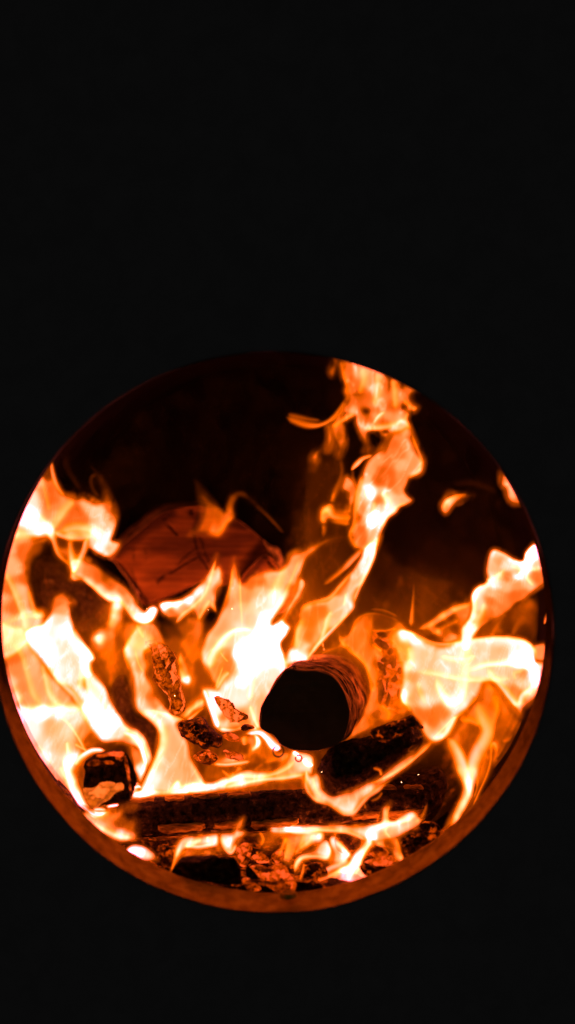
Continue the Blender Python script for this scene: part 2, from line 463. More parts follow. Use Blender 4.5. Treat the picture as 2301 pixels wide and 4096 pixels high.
# round log, dark end towards us
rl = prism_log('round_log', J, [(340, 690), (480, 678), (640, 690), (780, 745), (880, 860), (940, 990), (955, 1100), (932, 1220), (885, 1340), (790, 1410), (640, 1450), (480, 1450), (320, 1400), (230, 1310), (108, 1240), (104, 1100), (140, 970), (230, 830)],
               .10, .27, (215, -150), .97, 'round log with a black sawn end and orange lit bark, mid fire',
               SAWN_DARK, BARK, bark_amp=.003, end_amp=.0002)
def curl(cr, cx, cy, r, y, a0, a1, wid, parent):
    n = 30; a = np.linspace(a0, a1, n); x, z = plan(cr, cx + r * np.cos(a), cy + r * np.sin(a), y)
    rr = KPX * cr[2] * wid; rings = []
    cxm, czm = plan(cr, cx, cy, y)
    for k in range(n):
        dirv = np.array([x[k] - cxm, z[k] - czm]); dirv /= np.linalg.norm(dirv)
        rings.append(np.array([[x[k] + dirv[0] * rr * math.cos(b), y + rr * 3.0 * math.sin(b), z[k] + dirv[1] * rr * math.cos(b)] for b in np.arange(8) / 8 * 2 * math.pi]))
    v, f = loft(rings)
    return mesh_object('bark_curl', v, f, BARK, parent, attrs={'crack_and_shade': np.zeros(len(v))})
curl(M, 1118, 618, 52, .098, -.9, 4.2, 8, rl)
curl(M, 1315, 685, 30, .098, -2.2, 3.6, 8, rl)
for k in range(26):      # torn fibres along the lit edge of the end
    t = RNG.rand(); px, py = (340 - 235 * t, 690 + 430 * t) if k % 2 else (340 + 320 * t, 690 - 130 * t)
    a = math.atan2(-1, -.8 + RNG.rand()); ln = 12 + 22 * RNG.rand()
    p = smooth_open([(px + 8, py + 8), (px + ln * .5 * math.cos(a), py + ln * .5 * math.sin(a)), (px + ln * math.cos(a + .5), py + ln * math.sin(a + .5))], 3)
    x, z = plan(J, p[:, 0], p[:, 1], .101)
    rings = [np.array([[x[i] + .0006 * (1 - i / len(x)) * math.cos(b), .101 + .0006 * math.sin(b), z[i] + .0006 * (1 - i / len(x)) * math.sin(b)] for b in (0, 1.57, 3.14, 4.71)]) for i in range(len(x))]
    v, f = loft(rings); mesh_object('fibre', v, f, BARK, rl, attrs={'crack_and_shade': np.zeros(len(v))})

# split log at the back with a red lit sawn face
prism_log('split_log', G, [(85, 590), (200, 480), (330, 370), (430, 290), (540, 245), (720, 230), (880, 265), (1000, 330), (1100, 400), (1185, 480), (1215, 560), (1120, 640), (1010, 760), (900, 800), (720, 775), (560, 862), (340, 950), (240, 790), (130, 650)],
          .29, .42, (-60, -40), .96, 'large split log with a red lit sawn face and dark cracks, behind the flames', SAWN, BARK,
          cracks=[([(660, 250), (680, 380), (690, 470), (720, 580), (800, 690), (830, 740)], 9), ([(720, 590), (600, 650), (480, 720), (410, 775)], 7),
                  ([(470, 310), (490, 350), (530, 400), (560, 430)], 6), ([(700, 520), (620, 590), (560, 650)], 5), ([(730, 450), (755, 540), (790, 620)], 5),
                  ([(130, 640), (240, 770), (330, 920)], 14), ([(215, 640), (250, 760), (300, 860)], 6), ([(340, 940), (540, 865), (620, 825)], 8),
                  ([(330, 500), (335, 600), (330, 660)], 4), ([(240, 500), (250, 620)], 4)],
          shade_strokes=[([(150, 560), (330, 400), (500, 290)], 60), ([(1180, 500), (1080, 640), (950, 790)], 60), ([(850, 270), (1050, 380)], 50), ([(130, 640), (330, 940)], 30), ([(700, 300), (690, 380)], 40)])
prism_log('split_log', G, [(1010, 765), (1100, 660), (1200, 578), (1290, 655), (1320, 760), (1420, 860), (1300, 1000), (1050, 1000), (980, 880)],
          .27, .36, (60, -30), .95, 'smaller split log with a red face, right of the large one', SAWN, BARK,
          cracks=[([(1190, 560), (1230, 640), (1300, 720)], 12)], shade_strokes=[([(1200, 590), (1040, 760)], 40), ([(1290, 650), (1330, 760)], 30)])
lump('bark_strip', G, [(1180, 465), (1230, 500), (1290, 520), (1330, 600), (1310, 680), (1265, 640), (1215, 560)], .285, .012, BARK,
     'strip of dark bark hanging off the right side of the large split log', 'bark')

# horizontal charred log: a core with rows of char blocks proud of it
hl = tag(empty('charred_log'), 'long black charred log with checked blocks, lying across the front of the fire', 'log')
P0 = np.array([*plan(S, 470, 3278, .125)]); P1 = np.array([*plan(S, 1730, 3205, .15)])
p0 = np.array([P0[0], .125, P0[1]]); p1 = np.array([P1[0], .15, P1[1]])
ax = p1 - p0; LN = np.linalg.norm(ax); ax /= LN
e1 = np.array([0, 0, 1.0]); e1 -= ax * e1.dot(ax); e1 /= np.linalg.norm(e1); e2 = np.cross(ax, e1)
if e2[1] > 0: e2 = -e2           # e2 points to the viewer
def rad(t): return (.0235 - .0065 * max(0, t - .45)) * 1.0
def cyl(t, a, r):
    return p0 + ax * (t * LN) + (e1 * math.sin(a) + e2 * math.cos(a)) * r
n = 40; rings = []
for k in range(61):
    t = k / 60
    r = rad(t) * .93 * (1 if 0 < k < 60 else .72)
    rings.append(np.array([cyl(t, a, r + .0012 * float(fbm(np.array([t * 40, a * 2, 3.0])))) for a in np.arange(n) / n * 2 * math.pi]))
v, f = loft(rings); f.append(tuple(range(n))); f.append(tuple(60 * n + i for i in range(n)))
mesh_object('core', v, f, CHAR, hl)
def char_block(t0, t1, a0, a1, h, mat, skew):
    nu, nv = 9, 7; top = []; 
    for i in range(nu + 1):
        for j in range(nv + 1):
            u, vv = i / nu, j / nv
            t = t0 + (t1 - t0) * u + skew * (vv - .5); a = a0 + (a1 - a0) * vv
            eb = min(1.0, 5 * min(u, 1 - u, vv, 1 - vv) + .0)
            hh = h * (.25 + .75 * math.sqrt(eb)) if eb > 0 else -.0016
            q = np.array([t * 95, a * 4, h * 900])
            top.append(cyl(t + .0012 * float(vnoise(q * 2)), a + .09 * float(vnoise(q * 1.2 + 7)), rad(t) * .93 + hh + .0012 * float(fbm(q)) * eb))
    f = []
    for i in range(nu):
        for j in range(nv):
            b = i * (nv + 1) + j
            f.append((b, b + nv + 1, b + nv + 2, b + 1))
    return mesh_object('char_block', np.array(top), f, mat, hl)
for (a0, a1, n_, mt, hh) in ((1.0, 1.62, 9, CHAR_LIT, .0016), (-.2, .97, 5, CHAR, .002), (-.66, -.2, 7, CHAR_LIT, .0042), (-1.0, -.69, 8, CHARG, .002), (-1.5, -1.03, 8, CHAR_LIT, .002)):  # top and lower rows take the char with firelight in its colour
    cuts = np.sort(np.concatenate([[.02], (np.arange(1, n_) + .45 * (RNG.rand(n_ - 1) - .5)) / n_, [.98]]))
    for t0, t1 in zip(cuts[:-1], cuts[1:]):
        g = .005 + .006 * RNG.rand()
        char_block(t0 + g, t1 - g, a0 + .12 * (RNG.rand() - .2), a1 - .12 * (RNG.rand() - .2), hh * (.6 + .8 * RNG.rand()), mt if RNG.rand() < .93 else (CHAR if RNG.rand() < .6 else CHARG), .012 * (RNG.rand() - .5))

# square ended stub on the left
st = tag(empty('charred_stub'), 'square charred stub of wood ringed by white flame, at the lower left', 'log')
lump('char_body', L, [(468, 575), (560, 520), (690, 488), (760, 468), (825, 480), (890, 540), (920, 640), (962, 800), (930, 900), (905, 950), (850, 995), (760, 1005), (640, 1012), (545, 1042), (480, 930), (455, 850), (450, 700)], .085, .022, CHAR, parent=st, rough=.006, flat=.6, freq=60, facets=4)
lump('ash_crust', L, [(445, 850), (500, 850), (560, 840), (620, 800), (690, 785), (760, 805), (800, 795), (835, 820), (830, 870), (780, 890), (730, 920), (690, 960), (620, 1000), (560, 1045), (500, 1020), (450, 930)], .063, .005, EMBER_BRIGHT, parent=st, rough=.0015)
lump('ash_crust', L, [(475, 620), (510, 590), (570, 575), (640, 590), (735, 590), (735, 620), (640, 625), (560, 640), (500, 640)], .062, .004, EMBER, parent=st, rough=.002)
lump('ash_crust', L, [(560, 540), (620, 510), (700, 500), (770, 500), (835, 520), (820, 580), (770, 570), (740, 545), (640, 550)], .062, .004, EMBER, parent=st, rough=.003)
lump('char_edge', L, [(838, 560), (858, 545), (880, 640), (895, 760), (915, 900), (900, 940), (885, 850), (862, 720)], .064, .004, EMBER, parent=st, rough=.0015)

# other charred wood
lump('charred_log', O, [(352, 270), (405, 380), (425, 465), (505, 488), (610, 460), (745, 405), (860, 340), (1010, 240), (1170, 120), (1235, 10), (1180, -80), (1120, -130), (1030, -110), (880, -60), (760, -10), (600, 20), (440, 110)],
     .125, .04, CHAR, 'charred black log under the round log, sloping up to the right', 'log', rough=.005, freq=60)
lump('ember_chunk', K, [(-30, 975), (60, 930), (200, 890), (300, 848), (335, 880), (400, 960), (330, 960), (250, 1000), (170, 1040), (60, 1080), (-20, 1040)], .085, .012, EMBER_DIM,  # emission stands in for firelight on the log's top
     'dull red strip of painted firelight along the top of the sloping charred log', 'ember', rough=.004)
lump('charred_log', O, [(820, 420), (900, 330), (1050, 300), (1200, 290), (1340, 250), (1420, 330), (1400, 500), (1330, 640), (1200, 720), (1000, 730), (860, 700), (780, 600)],
     .20, .05, CHAR, 'black charred log end low on the right, behind the thin diagonal flame', 'log', rough=.005, freq=50)
lump('charred_log', H, [(1130, 1110), (1210, 1082), (1245, 1170), (1290, 1300), (1300, 1480), (1480, 1540), (1520, 1700), (1450, 1930), (1380, 1740), (1210, 1580), (1110, 1400), (1082, 1220)],
     .26, .03, CHAR, 'thin black upright stick of char between the two left flames', 'log', rough=.004)
lump('charred_log', H, [(300, 60), (420, -60), (560, -20), (700, 120), (900, 200), (1060, 380), (1040, 520), (900, 640), (760, 660), (640, 420), (420, 440), (330, 330)],
     .34, .03, CHAR, 'dark sooty log at the back of the fire, framed by flames on the upper left', 'log', rough=.006, freq=40)
lump('ember_stick', I, [(180, 520), (250, 508), (330, 518), (400, 570), (505, 640), (490, 720), (520, 880), (560, 1010), (585, 1120), (540, 1220), (480, 1245), (430, 1190), (410, 1050), (340, 980), (270, 900), (250, 800), (255, 640), (190, 555)],
     .16, .02, FLAKE, 'flaking upright stick of embers leaning left of the brightest flame', 'ember', rough=.006, freq=120)
lump('ember_chunk', M, [(150, 350), (270, 290), (400, 300), (470, 390), (560, 440), (590, 530), (550, 570), (430, 590), (330, 560), (240, 510), (170, 440)],
     .14, .02, EMBER_DIM, 'charred chunk with glowing flakes on its right end, above the long charred log', 'ember', rough=.006, freq=110)
lump('ember_chunk', M, [(305, 660), (350, 620), (420, 605), (500, 630), (545, 690), (470, 742), (380, 735), (330, 700)], .15, .014, EMBER,
     'round glowing ember under the black charred chunk', 'ember', rough=.004, freq=120)
lump('ember_chunk', M, [(565, 450), (650, 425), (740, 480), (765, 520), (700, 535), (620, 505)], .15, .01, EMBER, 'small flat red ember at the right of the charred chunk', 'ember', rough=.003, freq=120)
lump('ember_chunk', M, [(585, 610), (650, 605), (770, 650), (765, 705), (650, 692), (600, 655)], .15, .01, EMBER, 'long red ember low in front of the white crescent flame', 'ember', rough=.003, freq=120)
lump('ember_chunk', M, [(507, 95), (560, 82), (650, 125), (720, 200), (800, 250), (835, 292), (740, 335), (655, 332), (630, 290), (580, 230), (530, 160)], .12, .012, FLAKE,
     'flaking ember tilted against the white flame, left of the round log', 'ember', rough=.005, freq=130)
lump('ember_chunk', M, [(750, 380), (800, 350), (870, 360), (890, 400), (820, 420), (760, 415)], .13, .008, EMBER_DIM, 'small dark ember touching the left edge of the round log', 'ember', rough=.003)
# checked log glowing behind the orange veil
ck = tag(empty('glowing_log'), 'glowing log with dark checked flakes, right of the round log', 'log')
lump('core', J, [(1190, 330), (1320, 300), (1430, 420), (1530, 560), (1560, 850), (1510, 1050), (1380, 1110), (1250, 1060), (1190, 850), (1230, 640)], .24, .03, EMBER, parent=ck, rough=.004)
for (x, y, rx, ry, an) in ((1275, 425, 75, 42, .6), (1350, 500, 30, 30, 0), (1265, 640, 28, 55, -.5), (1300, 690, 20, 45, -.3), (1262, 885, 32, 120, .05), (1385, 615, 28, 45, .2), (1225, 1105, 45, 40, 0), (1200, 900, 18, 60, 0), (1325, 810, 14, 70, .1), (1395, 760, 28, 40, .4), (1335, 960, 22, 70, .1), (1290, 575, 30, 28, 0), (1275, 335, 60, 26, .2), (1440, 900, 18, 60, 0), (1450, 680, 22, 40, 0)):
    pts = []
    for b in np.arange(9) / 9 * 2 * math.pi:
        k = 1 + .25 * (RNG.rand() - .5); u, v_ = rx * k * math.cos(b), ry * k * math.sin(b)
        pts.append((x + u * math.cos(an) - v_ * math.sin(an), y + u * math.sin(an) + v_ * math.cos(an)))
    lump('char_flake', J, pts, .208, .006, CHAR, parent=ck, rough=.002, warp=3, step=6)

# coals along the front of the bed
for (cr_, mat, pts, y, T, lab) in (
    (N, CHAR, [(490, 785), (555, 705), (640, 682), (760, 680), (840, 658), (900, 680), (1010, 690), (1050, 750), (1062, 830), (1072, 930), (940, 915), (760, 880), (600, 850), (510, 825)], .062, .02, 'large black coal resting on the rim at the bottom of the mouth'),
    (N, EMBER, [(1030, 605), (1100, 560), (1155, 582), (1150, 640), (1112, 740), (1070, 765), (1018, 690)], .09, .012, 'upright glowing orange coal behind the large black coal'),
    (N, EMBER, [(1130, 780), (1210, 740), (1290, 770), (1360, 728), (1440, 760), (1490, 840), (1530, 900), (1500, 965), (1380, 965), (1310, 950), (1220, 860)], .066, .016, 'wide glowing orange coal right of the large black coal'),
    (N, EMBER, [(1072, 872), (1120, 848), (1180, 888), (1225, 955), (1120, 950)], .058, .01, 'small red coal wedged against the right end of the black coal'),
    (N, EMBER, [(1150, 680), (1200, 650), (1270, 660), (1300, 720), (1220, 728)], .1, .01, 'small red coal under the long charred log'),
    (N, EMBER, [(1315, 655), (1400, 618), (1420, 690), (1350, 725)], .1, .01, 'pointed red coal near the middle under the long charred log'),
    (N, CHAR, [(1110, 760), (1150, 770), (1230, 870), (1310, 950), (1260, 965), (1180, 900), (1110, 840)], .064, .008, 'black sliver of coal between two glowing coals'),
    (N, EMBER_DIM, [(375, 650), (440, 590), (505, 640), (490, 720), (465, 800), (410, 750)], .075, .012, 'flaky dull coal left of the large black coal'),
    (N, EMBER_DIM, [(70, 560), (250, 545), (430, 540), (480, 560), (440, 600), (330, 640), (220, 590), (110, 590)], .12, .012, 'dark strip of coal under the left end of the long log'),
    (O, CHAR, [(195, 1255), (205, 1190), (250, 1180), (310, 1205), (315, 1262)], .055, .008, 'small black coal on the rim under the curled flame'),
    (O, EMBER_DIM, [(240, 1090), (300, 1040), (400, 1050), (440, 1130), (400, 1235), (300, 1205), (240, 1180)], .075, .012, 'dull coal with pale flakes inside the curled flame'),
    (O, EMBER, [(740, 1035), (820, 1000), (950, 975), (1005, 1018), (930, 1068), (820, 1055)], .065, .01, 'flat glowing coal right of the white diagonal flame'),
    (O, EMBER, [(790, 900), (870, 890), (945, 955), (890, 995), (790, 975)], .085, .01, 'red coal behind the flat glowing coal on the right'),
    (O, EMBER_DIM, [(1055, 850), (1150, 790), (1290, 785), (1335, 830), (1260, 930), (1150, 1000), (1065, 985)], .07, .016, 'dark speckled coal at the lower right of the rim'),
    (O, EMBER_DIM, [(1190, 720), (1300, 690), (1370, 740), (1360, 810), (1260, 810)], .1, .014, 'dark coal behind the speckled coal on the right'),
    (O, EMBER_DIM, [(700, 1060), (800, 1060), (930, 1075), (840, 1130), (740, 1140)], .058, .008, 'dim coal lying on the rim right of the middle'),
    (O, EMBER_DIM, [(500, 800), (640, 800), (720, 860), (640, 960), (520, 930)], .12, .014, 'dull red coal behind the curled flames under the long log'),
):
    lump('coal', cr_, pts, y, T * 1.2, mat, lab, 'coal', rough=.002, freq=70, flat=.6, facets=9, group='coals along the front of the fire bed')

# ------------------------------------------------------------------ flames
def ribbon(name, cr, pts, y, mat, parent=None, bend=0.0, sheet=None):
    """one luminous strand: a closed flattened tube that fades to its edges"""
    p = smooth_open([(q + (0,) * (4 - len(q))) for q in pts], 8)
    if sheet is not None: dc0 = signed_dist(p[:, 0], p[:, 1], sheet[0])
    xy = p[:, :2]; wd = np.clip(p[:, 2], 2, None); ht = np.clip(p[:, 3], 0, None)
    n = len(p); tn = np.gradient(xy, axis=0); tn /= np.linalg.norm(tn, axis=1)[:, None] + 1e-9
    nr = np.stack([-tn[:, 1], tn[:, 0]], 1)
    s = np.linspace(0, 1, n); ends = np.clip(np.minimum(s, 1 - s) / .12, 0, 1); ends = ends * ends * (3 - 2 * ends)
    wob = fbm(np.stack([xy[:, 0] / 70, xy[:, 1] / 70, np.full(n, y * 50)], -1), 2) * np.minimum(wd, 30) * .07
    xy = xy + nr * wob[:, None]
    us = np.array([-1, -.8, -.62, -.46, -.34, -.22, -.1, .05, .2, .4, .6, .8, 1]); m = len(us); sk = 1 if (int(p[0, 0] * 3 + p[-1, 1]) % 2) else -1; us = np.sort(us * sk)
    half = wd * (2.3 if sheet is not None else 1.75) * (.35 + .65 * ends)
    ddc = {}; V = np.zeros((2 * n * m, 3)); Hh = np.zeros(2 * n * m); k = KPX * cr[2]
    for side in (0, 1):
        for j, u in enumerate(us):
            q = xy + nr * (half * u)[:, None]
            X, Z = plan(cr, q[:, 0], q[:, 1], y)
            th = half * k * .55 * math.sqrt(max(0, 1 - u * u))
            sel = side * n * m + np.arange(n) * m + j
            V[sel] = np.stack([X, y + bend * np.sin(s * 3) + (th if side else -th), Z], 1)
            v_ = u * sk + .25; g = math.exp(-(v_ / (.28 if v_ < 0 else .52)) ** 2) * min(1.0, (1 - abs(u)) / .3)
            if sheet is not None:
                dd = signed_dist(q[:, 0], q[:, 1], sheet[0]) if side == 0 else ddc[j]; dc = dc0
                ddc[j] = dd
                inn = np.clip((dd + sheet[1] * .35) / (sheet[1] * .9), 0, 1) ** 1.3
                keep = np.clip((-dc - sheet[1] * .3) / (sheet[1] * .5), 0, 1)
                g = g * (inn * (1 - keep) + keep)
            Hh[sel] = 1.5 * ht * g * ends
    F = []
    b = n * m
    for i in range(n - 1):
        for j in range(m - 1):
            a0 = i * m + j
            F.append((a0, a0 + 1, a0 + m + 1, a0 + m)); F.append((b + a0, b + a0 + m, b + a0 + m + 1, b + a0 + 1))
        for j in (0, m - 1):
            a0 = i * m + j; F.append((a0, a0 + m, b + a0 + m, b + a0))
    for i in (0, n - 1):
        for j in range(m - 1):
            a0 = i * m + j; F.append((a0, a0 + 1, b + a0 + 1, b + a0))
    return mesh_object(name, V, F, mat, parent, attrs={'flame_heat': Hh})

def flame(label, cr, y, outline=None, soft=40, spots=(), folds=(), holes=(), T=.012, warp=None, group='flames of the fire', name='flame', cat='flame', kind=None, power=2.6, step=None, lean=.25, streak=.6):
    root = None
    if outline:
        sc = cr[2]; step = step or 4.6 / sc
        grow = soft * .45 + 15 / sc
        gx, gy, d, cell = grid_region(cr, outline, step, (2.5 if warp is None else warp), 150, grow)
        used, inner, faces = lens(gx, gy, cell)
        q = np.stack([gx / 120, gy / 120, np.full(gx.shape, y * 30)], -1)
        wx = gx + 10 * fbm(q, 2); wy = gy + 10 * fbm(q + 40, 2)
        num = 0; den = 0
        for (sx, sy, sh) in spots:
            wgt = 1.0 / (((wx - sx) ** 2 + (wy - sy) ** 2) / 900.0 + 2.2) ** power
            num = num + wgt * math.log(max(sh, .0012)); den = den + wgt
        h = np.exp(num / den)
        h = h * (1 + .5 * h / (h + 1.2))
        # sheet structure: thin bright folds drawn out along the rising gas, brighter just inside the edge
        la = lean; rx_ = gx * math.cos(la) + gy * math.sin(la); ry_ = -gx * math.sin(la) + gy * math.cos(la)
        q2 = np.stack([(rx_ * sc) / 34, (ry_ * sc) / 120, np.full(gx.shape, y * 77)], -1)
        q2 = q2 + .55 * np.stack([fbm(q2 * .7 + 3, 2), fbm(q2 * .7 + 13, 2), np.zeros(gx.shape)], -1)
        n_ = fbm(q2, 3); rdg = np.clip(1 - np.abs(n_) * 4.5, 0, 1) ** 1.5
        h = h * np.exp(streak * (.6 * rdg - .12 + .16 * n_))
        h = h * (1 + .22 * np.exp(-((d - soft * 1.15) / (soft * .7)) ** 2))
        nv = np.exp(.75 * fbm(np.stack([gx * sc / 70, gy * sc / 70, np.full(gx.shape, y * 33)], -1), 2))
        hal = np.clip((d + grow) / (grow + soft * .6), 0, 1); hal = hal * hal * (3 - 2 * hal)
        hal = .2 * np.minimum(h, 2.2) * hal ** 1.6 * np.clip(1 + 1.1 * n_, .2, 2.2)
        e = np.clip((d + soft * .45) / (soft * 2.0 * np.clip(nv, .6, 2.8)), 0, 1); e = e * e * (3 - 2 * e); h = np.maximum(h * e ** np.clip(.9 + .75 * nv, 1.1, 2.4), hal)
        for (hx, hy, rx, ry, st_) in holes:
            h = h * (1 - st_ * np.exp(-(((wx - hx) / rx) ** 2 + ((wy - hy) / ry) ** 2) ** 1.5))
        X, Z = plan(cr, gx, gy, y)
        dm = np.clip(d + grow, 0, None) * KPX * sc
        th = T * (1 - np.exp(-dm / T))
        bend = .012 * fbm(np.stack([X * 9, Z * 7, X * 0 + y * 5], -1), 2)
        V = np.vstack([np.stack([X[used], (y + bend - np.where(inner, th, 0))[used], Z[used]], 1),
                       np.stack([X[inner], (y + bend + th)[inner], Z[inner]], 1)])
        root = mesh_object(name, V, faces.tolist(), FLAME, attrs={'flame_heat': np.concatenate([h[used], h[inner]])})
    elif len(folds) > 1:
        root = empty(name)
    for k, pts in enumerate(folds):
        r = ribbon('flame_fold' if (outline or len(folds) > 1) else name, cr, pts, y - .004 + .004 * (k % 3), FOLD_IN if outline else FOLD, root if (outline or len(folds) > 1) else None, sheet=(smooth_closed(outline, 2), soft) if outline else None)
        if root is None: root = r
    tag(root, label, cat, group, kind)
    return root

# left side ---------------------------------------------------------
flame('broad cream flame with crossing bright folds at the upper left edge of the mouth', A, .16,
 [(440, 300), (503, 330), (530, 450), (565, 560), (620, 650), (690, 668), (760, 685), (810, 672), (880, 700), (960, 735), (1000, 690), (1000, 600), (950, 500), (880, 400), (940, 450), (1020, 560), (1080, 680), (1130, 790), (1147, 860), (1130, 960), (1105, 1050), (1085, 1110), (1165, 1145), (1110, 1240), (1040, 1270), (960, 1240), (880, 1200), (840, 1240), (770, 1370), (700, 1440), (675, 1360), (590, 1295), (540, 1240), (510, 1150), (470, 1090), (300, 1110), (60, 1110), (60, 900)],
 38, [(330, 700, 5), (280, 850, 8), (230, 930, 8), (470, 1020, 8), (500, 620, .9), (520, 720, .95), (540, 800, 1.5), (430, 650, 1.5), (460, 480, .2), (640, 760, 1.8), (560, 860, 2.2), (740, 830, .8), (680, 960, .85), (800, 930, .9), (850, 760, 3.2), (960, 830, 3.8), (1000, 950, 3.8), (940, 1030, 6), (1060, 900, 3), (1100, 800, .7), (1050, 680, .3), (990, 560, .12), (900, 430, .06), (1000, 1150, 6), (1080, 1190, 3), (700, 1060, 2.2), (850, 1010, 2.5), (600, 1000, 1.1), (620, 1120, .12), (760, 1150, .15), (700, 1250, .8), (600, 1230, .6), (180, 1040, 3), (140, 1080, 2.4), (780, 1250, .3), (390, 550, 3)],
 [[(500, 335, 14, .8), (522, 480, 22, 1.4), (565, 590, 22, 1), (630, 690, 20, .6)], [(400, 470, 18, .3), (430, 600, 20, .4), (470, 760, 20, .5), (480, 830, 20, .4)],
  [(350, 800, 20, 1), (430, 930, 26, 2), (480, 1010, 34, 4), (520, 1130, 24, 2.2), (560, 1240, 22, 1.5), (620, 1310, 20, 1.5), (690, 1360, 22, 1.5)],
  [(480, 1010, 35, 1.5), (600, 830, 38, 1.3), (710, 710, 34, .8)], [(520, 1020, 25, 2), (640, 1070, 26, 1.8), (780, 1070, 36, 1.6), (900, 1060, 30, 2)],
  [(560, 1020, 30, 1.2), (720, 975, 38, 1.6), (850, 990, 36, 1.8), (930, 1030, 46, 3), (1000, 1120, 40, 2)],
  [(680, 1100, 20, .6), (690, 1220, 24, 1.3), (715, 1340, 30, 3), (725, 1440, 30, 4)], [(850, 1080, 22, 2), (810, 1230, 24, 1.8), (750, 1360, 30, 2.5), (720, 1450, 26, 2.5)]])
flame('peach column of flame along the left edge of the mouth below the broad cream flame', H, .17,
 [(-80, -420), (100, -440), (330, -290), (485, -240), (410, -120), (325, -60), (285, 20), (288, 130), (310, 280), (350, 430), (445, 455), (452, 560), (420, 660), (320, 780), (-80, 900)],
 45, [(200, -250, 2.43), (100, -150, 2.97), (170, 50, 3.105), (130, 0, 2.97), (250, -40, 0.75), (255, 150, 0.7), (210, 250, 2.7), (270, 350, 2.43), (100, 250, 0.9), (140, 420, 0.95), (50, 350, 2.43), (60, 550, 2.7), (250, 530, 3.51), (350, 530, 3.375), (400, 510, 3.78), (100, 650, 2.97), (300, 620, 3.51), (380, -180, 0.9), (230, -120, 0.9)],
 [[(40, 60, 22, 1.2), (120, 220, 26, 1.4), (200, 410, 28, 1.8), (240, 530, 30, 2.4), (270, 680, 36, 2.4)], [(-10, 610, 30, .6), (100, 550, 32, .8), (230, 510, 28, 1), (340, 500, 34, 1.5), (445, 508, 34, 1.8)], [(270, 250, 18, .8), (330, 430, 24, 1.2), (370, 560, 24, 1.2)]])
flame('largest white tongue of flame on the left, leaning down to the square stub', H, .15,
 [(620, 272), (690, 340), (728, 395), (690, 430), (685, 510), (722, 620), (785, 740), (870, 850), (918, 930), (888, 975), (905, 1050), (985, 1170), (1060, 1310), (1110, 1420), (1140, 1480), (1210, 1570), (1330, 1640), (1400, 1720), (1440, 1830), (1455, 1920), (1420, 2000), (1370, 1900), (1340, 1800), (1260, 1760), (1150, 1740), (1010, 1750), (900, 1650), (820, 1530), (760, 1400), (700, 1290), (560, 1160), (430, 980), (310, 850), (255, 690), (300, 630), (430, 580), (480, 480), (490, 380), (540, 310)],
 34, [(610, 320, .7), (670, 370, 1.8), (560, 400, .9), (590, 440, 2.5), (570, 550, 5), (480, 650, 6), (400, 720, 9), (480, 850, 9), (600, 650, 7), (620, 800, 5), (720, 720, 8), (800, 820, 8), (700, 950, 4.4), (760, 1080, 4.4), (870, 930, 9), (850, 1050, 9), (640, 1080, 5), (560, 1050, 6), (780, 1250, 6), (920, 1150, 5.5), (950, 1280, 5), (830, 1350, 7), (1000, 1380, 5), (940, 1450, 8), (1060, 1600, 8), (1180, 1660, 5), (1220, 1710, 1.6), (1340, 1720, 4), (1400, 1830, 3), (1300, 1690, 4), (500, 400, .5), (815, 1170, 1.8)],
 [[(690, 640, 30, 1.5), (780, 750, 36, 4), (880, 880, 36, 5), (890, 940, 20, 3)], [(850, 950, 36, 2), (855, 1080, 36, 3), (890, 1240, 36, 3), (980, 1390, 40, 3), (1090, 1560, 40, 3)], [(430, 960, 26, 2), (560, 1130, 28, 3), (700, 1270, 34, 4), (770, 1400, 44, 4), (860, 1540, 50, 4)], [(820, 950, 26, 1), (800, 1100, 30, 2), (775, 1230, 30, 2)],
  [(1180, 1640, 20, 3), (1270, 1680, 22, 5), (1335, 1740, 24, 7), (1372, 1850, 24, 8), (1408, 1985, 18, 8)], [(1200, 1590, 16, 1), (1330, 1660, 18, 2), (1400, 1760, 18, 2), (1445, 1900, 16, 2)], [(1100, 1440, 14, 1.2), (1180, 1560, 16, 1.6), (1260, 1630, 14, 1.5)]],
 holes=[(815, 1180, 26, 60, .6)])
